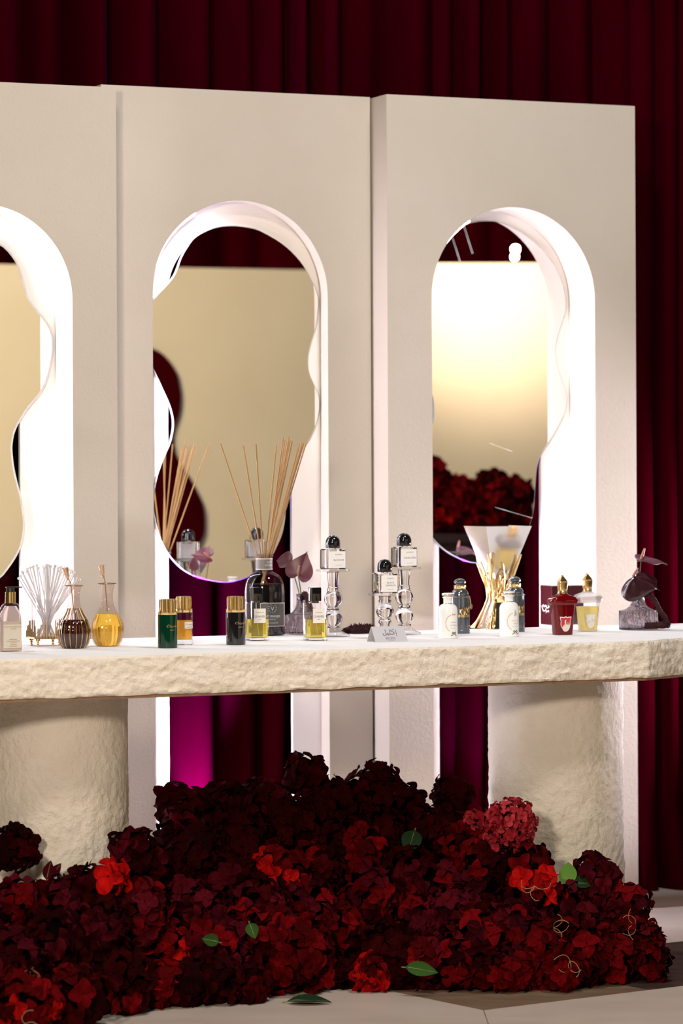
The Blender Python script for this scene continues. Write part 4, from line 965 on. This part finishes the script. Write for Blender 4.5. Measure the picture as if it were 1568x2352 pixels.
def hydrangea(c, r, cls, label, seed, fl_size=0.030, out=None, count=None, spread=125, cores=True, group='dark red hydrangea heads heaped on the floor'):
    rnd = random.Random(seed); root = tag(empty('hydrangea_bloom', c), label, 'flower', group); root.rotation_euler = (0, 0, 0)
    out = Vector(out if out else (0.0, -0.75, 0.65)).normalized()
    if cores:
        o = bpy.data.objects.new('shade_core', core_me); col.objects.link(o); o.parent = root; o.scale = (r * 0.72,) * 3
    nf = count or int(6 + 3.5 * (r / fl_size) ** 2)
    k = 0; i = 0; tot = int(nf * 1.5)
    off = rnd.random() * 6
    while k < nf and i < tot:
        z = 1 - 2 * (i + 0.5) / tot; a = i * 2.39996 + off; i += 1
        d = Vector((sqrt(1 - z * z) * cos(a), sqrt(1 - z * z) * sin(a), z))
        q = Vector((0, 0, 1)).rotation_difference(out); d = q @ d
        if d.angle(out) > radians(spread): continue
        d = (d + Vector((rnd.gauss(0, 0.09), rnd.gauss(0, 0.09), rnd.gauss(0, 0.09)))).normalized()
        cc = cls[rnd.randrange(len(cls))]
        o = bpy.data.objects.new('floret', FM[cc][rnd.randrange(4)]); col.objects.link(o); o.parent = root
        n_ = (d + Vector((rnd.gauss(0, 0.30), rnd.gauss(0, 0.30), rnd.gauss(0, 0.30)))).normalized()
        o.rotation_mode = 'QUATERNION'
        o.rotation_quaternion = Vector((0, 0, 1)).rotation_difference(n_) @ Matrix.Rotation(rnd.uniform(0, 6.28), 3, 'Z').to_quaternion()
        o.location = d * r * rnd.uniform(0.72, 1.08); s = fl_size * rnd.uniform(0.85, 1.2); o.scale = (s, s, s); k += 1
    return root
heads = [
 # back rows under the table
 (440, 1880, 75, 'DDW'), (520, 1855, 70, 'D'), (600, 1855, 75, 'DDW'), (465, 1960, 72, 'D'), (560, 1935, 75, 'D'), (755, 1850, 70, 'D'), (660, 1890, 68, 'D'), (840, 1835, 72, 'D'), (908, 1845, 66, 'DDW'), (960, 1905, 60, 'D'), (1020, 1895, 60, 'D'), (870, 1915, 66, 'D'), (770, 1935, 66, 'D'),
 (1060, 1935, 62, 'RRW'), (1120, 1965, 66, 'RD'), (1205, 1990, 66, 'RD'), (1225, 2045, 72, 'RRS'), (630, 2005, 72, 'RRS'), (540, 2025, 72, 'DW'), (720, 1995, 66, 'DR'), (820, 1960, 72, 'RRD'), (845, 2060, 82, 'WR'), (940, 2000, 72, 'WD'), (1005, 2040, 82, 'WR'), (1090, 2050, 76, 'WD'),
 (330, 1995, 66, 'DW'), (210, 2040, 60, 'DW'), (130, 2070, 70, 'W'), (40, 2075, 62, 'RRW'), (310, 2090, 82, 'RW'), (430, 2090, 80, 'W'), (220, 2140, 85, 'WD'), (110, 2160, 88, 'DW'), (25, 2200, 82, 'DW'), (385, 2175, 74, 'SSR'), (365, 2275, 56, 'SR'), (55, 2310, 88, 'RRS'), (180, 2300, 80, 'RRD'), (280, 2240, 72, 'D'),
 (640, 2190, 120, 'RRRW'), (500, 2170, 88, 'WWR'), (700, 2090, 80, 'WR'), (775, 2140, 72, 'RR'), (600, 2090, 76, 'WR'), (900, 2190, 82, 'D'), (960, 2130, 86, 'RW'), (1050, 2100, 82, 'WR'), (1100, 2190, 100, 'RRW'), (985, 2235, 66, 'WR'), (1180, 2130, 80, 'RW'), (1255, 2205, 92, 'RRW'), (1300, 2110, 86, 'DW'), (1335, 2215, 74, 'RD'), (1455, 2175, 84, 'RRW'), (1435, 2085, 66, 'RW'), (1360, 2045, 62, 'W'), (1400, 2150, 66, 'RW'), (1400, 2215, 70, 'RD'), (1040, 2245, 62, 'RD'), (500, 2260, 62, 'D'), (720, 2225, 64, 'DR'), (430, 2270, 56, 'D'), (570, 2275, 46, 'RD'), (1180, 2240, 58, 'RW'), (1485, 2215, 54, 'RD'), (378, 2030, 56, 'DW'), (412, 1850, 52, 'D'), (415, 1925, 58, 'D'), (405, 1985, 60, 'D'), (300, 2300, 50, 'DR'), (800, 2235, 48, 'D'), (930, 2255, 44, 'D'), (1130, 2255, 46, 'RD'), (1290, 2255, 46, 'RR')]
ROWS = ((1945, 'rearmost'), (2065, 'upper'), (2170, 'middle'), (9999, 'front'))
def rowname(y): return next(n for lim, n in ROWS if y < lim)
def ordinal(k): return f"{k}{'th' if 10 <= k % 100 <= 20 else {1: 'st', 2: 'nd', 3: 'rd'}.get(k % 10, 'th')}"
rank = {}
for nm in ('rearmost', 'upper', 'middle', 'front'):
    for k, i in enumerate(sorted((i for i, h_ in enumerate(heads) if rowname(h_[1]) == nm), key=lambda i: heads[i][0])): rank[i] = ordinal(k + 1)
tint = {'D': 'very dark red', 'W': 'wine red', 'R': 'deep red', 'S': 'bright scarlet'}
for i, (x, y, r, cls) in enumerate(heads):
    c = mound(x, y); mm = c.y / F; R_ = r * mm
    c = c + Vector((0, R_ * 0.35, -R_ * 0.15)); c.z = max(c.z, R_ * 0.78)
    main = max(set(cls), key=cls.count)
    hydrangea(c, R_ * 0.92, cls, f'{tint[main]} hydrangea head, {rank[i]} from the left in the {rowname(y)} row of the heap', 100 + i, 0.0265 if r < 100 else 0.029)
def single(x, y, dy, r, cls, label, fs=0.03, cnt=None, out=None, seed=1, name_group='single red blooms standing out of the heap'):
    c = mound(x, y) + Vector((0, dy, 0)); c.z = max(c.z, r * 0.75)
    return hydrangea(c, r, cls, label, seed, fs, out, cnt, 125, True, name_group)
single(1168, 1890, -0.04, 0.062, 'P', 'pinkish red hydrangea of tiny florets touching the right pillar', 0.0125, 150, (0.1, -0.9, 0.4), 31)
single(1095, 1888, -0.02, 0.030, 'P', 'small pinkish red hydrangea sprig left of the tiny-floret hydrangea', 0.0125, 34, (0, -0.9, 0.4), 32)
single(265, 2008, -0.05, 0.024, 'S', 'single bright scarlet bloom in front of the left pillar base', 0.036, 5, (0.1, -0.9, 0.35), 33)
single(30, 1950, -0.03, 0.050, 'D', 'dark red bloom against the left pillar at the picture edge', 0.03, 18, (0.2, -0.8, 0.5), 34)
single(305, 1950, -0.02, 0.045, 'DW', 'dark red bloom rising beside the left pillar', 0.029, 16, (0, -0.8, 0.6), 35)
single(1352, 1985, -0.03, 0.026, 'DW', 'dark wine bloom standing alone against the right pillar', 0.027, 7, (0, -0.9, 0.4), 36)
single(1385, 2005, -0.03, 0.026, 'W', 'wine red bloom just below the lone bloom at right pillar', 0.029, 7, (0.2, -0.9, 0.4), 37)
single(700, 1790, 0.02, 0.050, 'D', 'dark red bloom at the very top of the heap', 0.026, 26, (0, -0.6, 0.8), 38)
single(1035, 1830, 0.03, 0.042, 'D', 'dark red bloom standing before the purple-lit curtain', 0.022, 30, (0, -0.8, 0.6), 39)
single(870, 1800, 0.0, 0.045, 'D', 'dark red bloom at the top of heap below the glass stands', 0.027, 18, (0, -0.7, 0.7), 40)
c = at_z(850, 2276, 0); hydrangea(c + Vector((0, 0.0, 0.034)), 0.034, 'SR', 'bright red bloom fallen onto the marble floor in front of the heap', 41, 0.027, (0, -0.8, 0.5), 15, 120, True, 'single red blooms standing out of the heap')

def leaf(px, py, dy, L, wd_, nrm_, tip, mat, label, z=None):
    c = mound(px, py) + Vector((0, dy, 0)) if z is None else at_z(px, py, z)
    R = frame(nrm_, tip); vs = []; fs = []; nv, nu = 9, 5
    for sgn in (0, 1):
        for j in range(nv):
            v = j / (nv - 1); w = wd_ * (sin(pi * v ** 0.8) ** 0.9 if 0 < v < 1 else 0.02)
            for i in range(nu):
                x = (i / (nu - 1) - 0.5) * 2
                vs.append(R @ Vector((x * w / 2, (v - 0.3) * L, 0.12 * w * abs(x) + 0.12 * L * v * (1 - v) - sgn * 0.0006)))
    for s_ in (0, 1):
        for j in range(nv - 1):
            for i in range(nu - 1): k = s_ * nv * nu + j * nu + i; fs.append((k, k + 1, k + nu + 1, k + nu))
    root = tag(empty('leaf_sprig', c), label, 'leaf', 'green leaves among the flowers'); root.rotation_euler = (0, 0, 0)
    MB().add(vs, fs).build('blade', mat, root, True, 1.0, 60)
    MB().tube([R @ Vector((0, -0.42 * L, -0.004)), R @ Vector((0, -0.1 * L, 0.028 * L)), R @ Vector((0, 0.6 * L, 0.02 * L))], [0.0014, 0.001, 0.0004], 5).build('midrib', 'twig_green', root)
leaf(1300, 2010, -0.07, 0.062, 0.045, (-0.3, -0.8, 0.5), (-0.1, 0.1, 0.9), 'leaf_bright', 'bright green pointed leaf against the right pillar')
leaf(1322, 2022, -0.06, 0.06, 0.04, (0.2, -0.6, 0.75), (0.9, 0, 0.25), 'leaf_deep', 'dark green leaf just right of the bright pointed leaf')
leaf(580, 2112, -0.13, 0.04, 0.03, (0, -0.9, 0.4), (0.3, 0, -0.9), 'leaf_green', 'small green leaf hanging in the middle of the heap')
leaf(496, 2142, -0.13, 0.04, 0.03, (0, -0.9, 0.4), (-0.9, 0, 0.2), 'leaf_green', 'small green leaf beside the scarlet head')
leaf(950, 2205, -0.13, 0.075, 0.036, (0, -0.85, 0.5), (0.9, 0, -0.2), 'leaf_green', 'long green leaf low in front, left of the brown floor inlay')
leaf(690, 2300, 0, 0.10, 0.05, (0, -0.2, 0.98), (0.98, -0.1, 0.0), 'leaf_deep', 'large dark green leaf lying flat on the marble floor', 0.006)
leaf(945, 1915, -0.08, 0.07, 0.05, (0, -0.8, 0.6), (-0.2, 0, -0.9), 'leaf_deep', 'large dark green leaf deep in the heap below the arches')
leaf(115, 2000, -0.06, 0.045, 0.026, (0, -0.95, 0.2), (0.2, 0, 0.95), 'petal_wine', 'small wine-coloured upright leaf against the left pillar')
leaf(128, 1998, -0.06, 0.04, 0.022, (0.1, -0.95, 0.2), (0.6, 0, 0.8), 'petal_wine', 'small wine-coloured slanted leaf against the left pillar')
def tendril(px, py, label, seed, size=0.04, mat='twig'):
    rnd = random.Random(seed); c = mound(px, py) + Vector((0, -0.115, 0.0))
    root = tag(empty('curly_tendril', c), label, 'tendril', 'curly tendrils among the flowers'); root.rotation_euler = (0, 0, 0)
    for k in range(4):
        a = rnd.uniform(0, 6.28); pts = [Vector((0, 0, 0))]; d = Vector((cos(a), -0.3, sin(a)))
        for i in range(6):
            d = Matrix.Rotation(rnd.uniform(0.2, 0.7) * (1 if k % 2 else -1), 3, 'Y') @ d; pts.append(pts[-1] + d * size / 5)
        MB().tube([Vector(q) for q in catmull([tuple(q) for q in pts], 3, False)], 0.0007, 5).build('strand', mat, root)
tendril(1448, 2108, 'pale curly tendril on the right end of the heap', 1)
tendril(1262, 2115, 'pale curly tendril in front of the right pillar', 2)
tendril(1300, 2190, 'pale curly tendril low at the right front of the heap', 3)
tendril(105, 2232, 'pale curly tendril at the left front of the heap', 4)
tendril(70, 2330, 'pale curly tendril at the bottom left picture corner', 5)
tendril(1220, 2020, 'pale curly tendril in the upper heap beside the right pillar', 6)

# ------------------------------------------------------------------ the far side of the room, seen only in the mirrors
def vwall(px0, px1, ref_px, ref_y, Y, b_, label, zt=None, lampq=None):
    ax, ay = ray(ref_px, ref_y); c = Vector((ax * Y, Y, 0)); d = Vector((cos(b_), sin(b_), 0)); nn = Vector((sin(b_), -cos(b_), 0))
    z1 = H - ay * Y
    def hit(px):
        a_, _ = ray(px, 1085); k = (a_ * c.y - c.x) / (d.x - a_ * d.y); return c + d * k
    p0, p1 = hit(px0), hit(px1)
    q = [mirrored(v) for v in (p0, p1, p1 - nn * 0.12, p0 - nn * 0.12)]
    o0 = (q[0] + q[1]) / 2; o0.z = 0
    o = MB().prism(q, lambda v: (v.x - o0.x, v.y - o0.y, 0.0), lambda v: (v.x - o0.x, v.y - o0.y, z1)).build('backdrop_wall', 'plaster', None, False); o.location = o0
    tag(o, label, 'partition')
    return c, d, nn, z1
c1, d1, n1, z1 = vwall(-420, 800, 550, 617, 12.6, radians(20), 'plain beige backdrop wall across the room, reflected in the middle mirror')
c2, d2, n2, z2 = vwall(930, 1330, 1100, 604, 13.0, radians(2), 'brightly lit backdrop wall across the room, reflected in the rightmost mirror')
wav = [(348.7, 800), (373, 813), (393, 836), (407.5, 862), (413, 888), (416, 911), (413, 946), (404.6, 972), (397, 1000), (402, 1038), (416, 1066), (436, 1098), (453, 1130), (468, 1164), (471, 1201), (468, 1230), (456, 1253), (445, 1270), (433, 1282), (416, 1287), (390, 1285), (350, 1270), (320, 1230), (310, 1160), (318, 1090), (330, 1030), (322, 970), (305, 920), (300, 870), (315, 825), (332, 803)]
def vhit(px, py, c, d, nn, off):
    ax, ay = ray(px, py); cc = c + nn * off; k = (ax * cc.y - cc.x) / (d.x - ax * d.y); P = cc + d * k; return Vector((P.x, P.y, H - ay * P.y))
P0 = [mirrored(vhit(x, y, c1, d1, n1, 0.03)) for x, y in catmull(wav, 3)]; P1 = [mirrored(vhit(x, y, c1, d1, n1, 0.001)) for x, y in catmull(wav, 3)]
o0 = sum(P0, Vector()) / len(P0); k_ = list(range(len(P0)))
wp = MB().prism(k_, lambda i: P0[i] - o0, lambda i: P1[i] - o0).build('far_mirror_standin', 'reflected_velvet', None, False); wp.location = o0  # a wavy mirror whose dark reflection is put in as red colour
tag(wp, 'far wavy mirror, dark red reflection painted on, reflected at left of middle mirror', 'wall panel')
cb = at_depth(500, 1085, 14.4); db = Vector((cos(0.1), sin(0.1), 0)); nb = Vector((sin(0.1), -cos(0.1), 0))
def vcur(s, t, z): v = cb + db * (s - 2.6) + nb * t; return mirrored(Vector((v.x, v.y, z)))
curtain('velvet_curtain', 'dark red velvet curtain across the room, reflected at the top of mirrors', vcur, 5.0, 3.6, 'velvet', 21, (0.03, 0.08), (0.15, 0.3))
# plinth with red flowers in front of the bright wall
pc = at_depth(1075, 1225, 11.6); pm = mirrored(pc)
pl = tag(empty('flower_plinth', Vector((pm.x, pm.y, 0))), 'dark maroon plinth across the room carrying red flowers, reflected in rightmost mirror', 'plinth')
MB().loft([(rrect(0.26, 0.16, 0.02), 0), (rrect(0.26, 0.16, 0.02), pc.z - 0.03)]).build('plinth_body', 'maroon_matte', pl, True)
MB().loft([(rrect(0.28, 0.18, 0.02), pc.z - 0.03), (rrect(0.28, 0.18, 0.02), pc.z)]).build('plinth_top', 'maroon_matte', pl, True)
pl.rotation_euler = (0, 0, A * 2)
for k, (x, y, r) in enumerate([(975, 1100, 62), (1040, 1150, 55), (1090, 1165, 50), (1130, 1120, 32), (1150, 1165, 50), (1175, 1140, 40), (1060, 1195, 50), (1000, 1185, 55), (1180, 1190, 40), (1120, 1205, 48)]):
    v = at_depth(x, y, 11.5 + 0.03 * (k % 4)); w = mirrored(v)
    hydrangea(w, r * v.y / F, 'RRS' if k < 3 else 'RRD', 'red hydrangea head on the plinth across the room, seen in rightmost mirror', 300 + k, 0.035, (-0.6, 0.7, 0.3), 40, 150, True, 'red flowers on the plinth across the room')
for k, (x, y, r) in enumerate([(1183, 572, 0.016), (1181, 590, 0.014)]):
    v = at_depth(x, y, 12.2); w = mirrored(v)
    root = tag(empty('spotlight', w), ('upper' if k == 0 else 'lower') + ' small spotlight across the room, a glint in the rightmost mirror', 'lamp')
    MB().sphere((0, 0, 0), r, 14, 10).build('bulb', 'bulb', root); MB().lathe([(r * 0.5, r * 0.85), (r * 0.6, r * 1.2)], 16).build('housing', 'black_matte', root)
v = mirrored(at_depth(1120, 560, 12.1)); tgt = mirrored(at_depth(1130, 650, 13.0)); lamp('backdrop_spot', 'SPOT', v, tgt, 130, (1.0, 0.80, 0.55), 0.05, 80, 1.0)
v = mirrored(at_depth(-300, 200, 9.6)); tgt = mirrored(at_depth(400, 950, 12.5)); lamp('backdrop_wash', 'SPOT', v, tgt, 410, (1.0, 0.82, 0.45), 0.2, 70, 0.7)
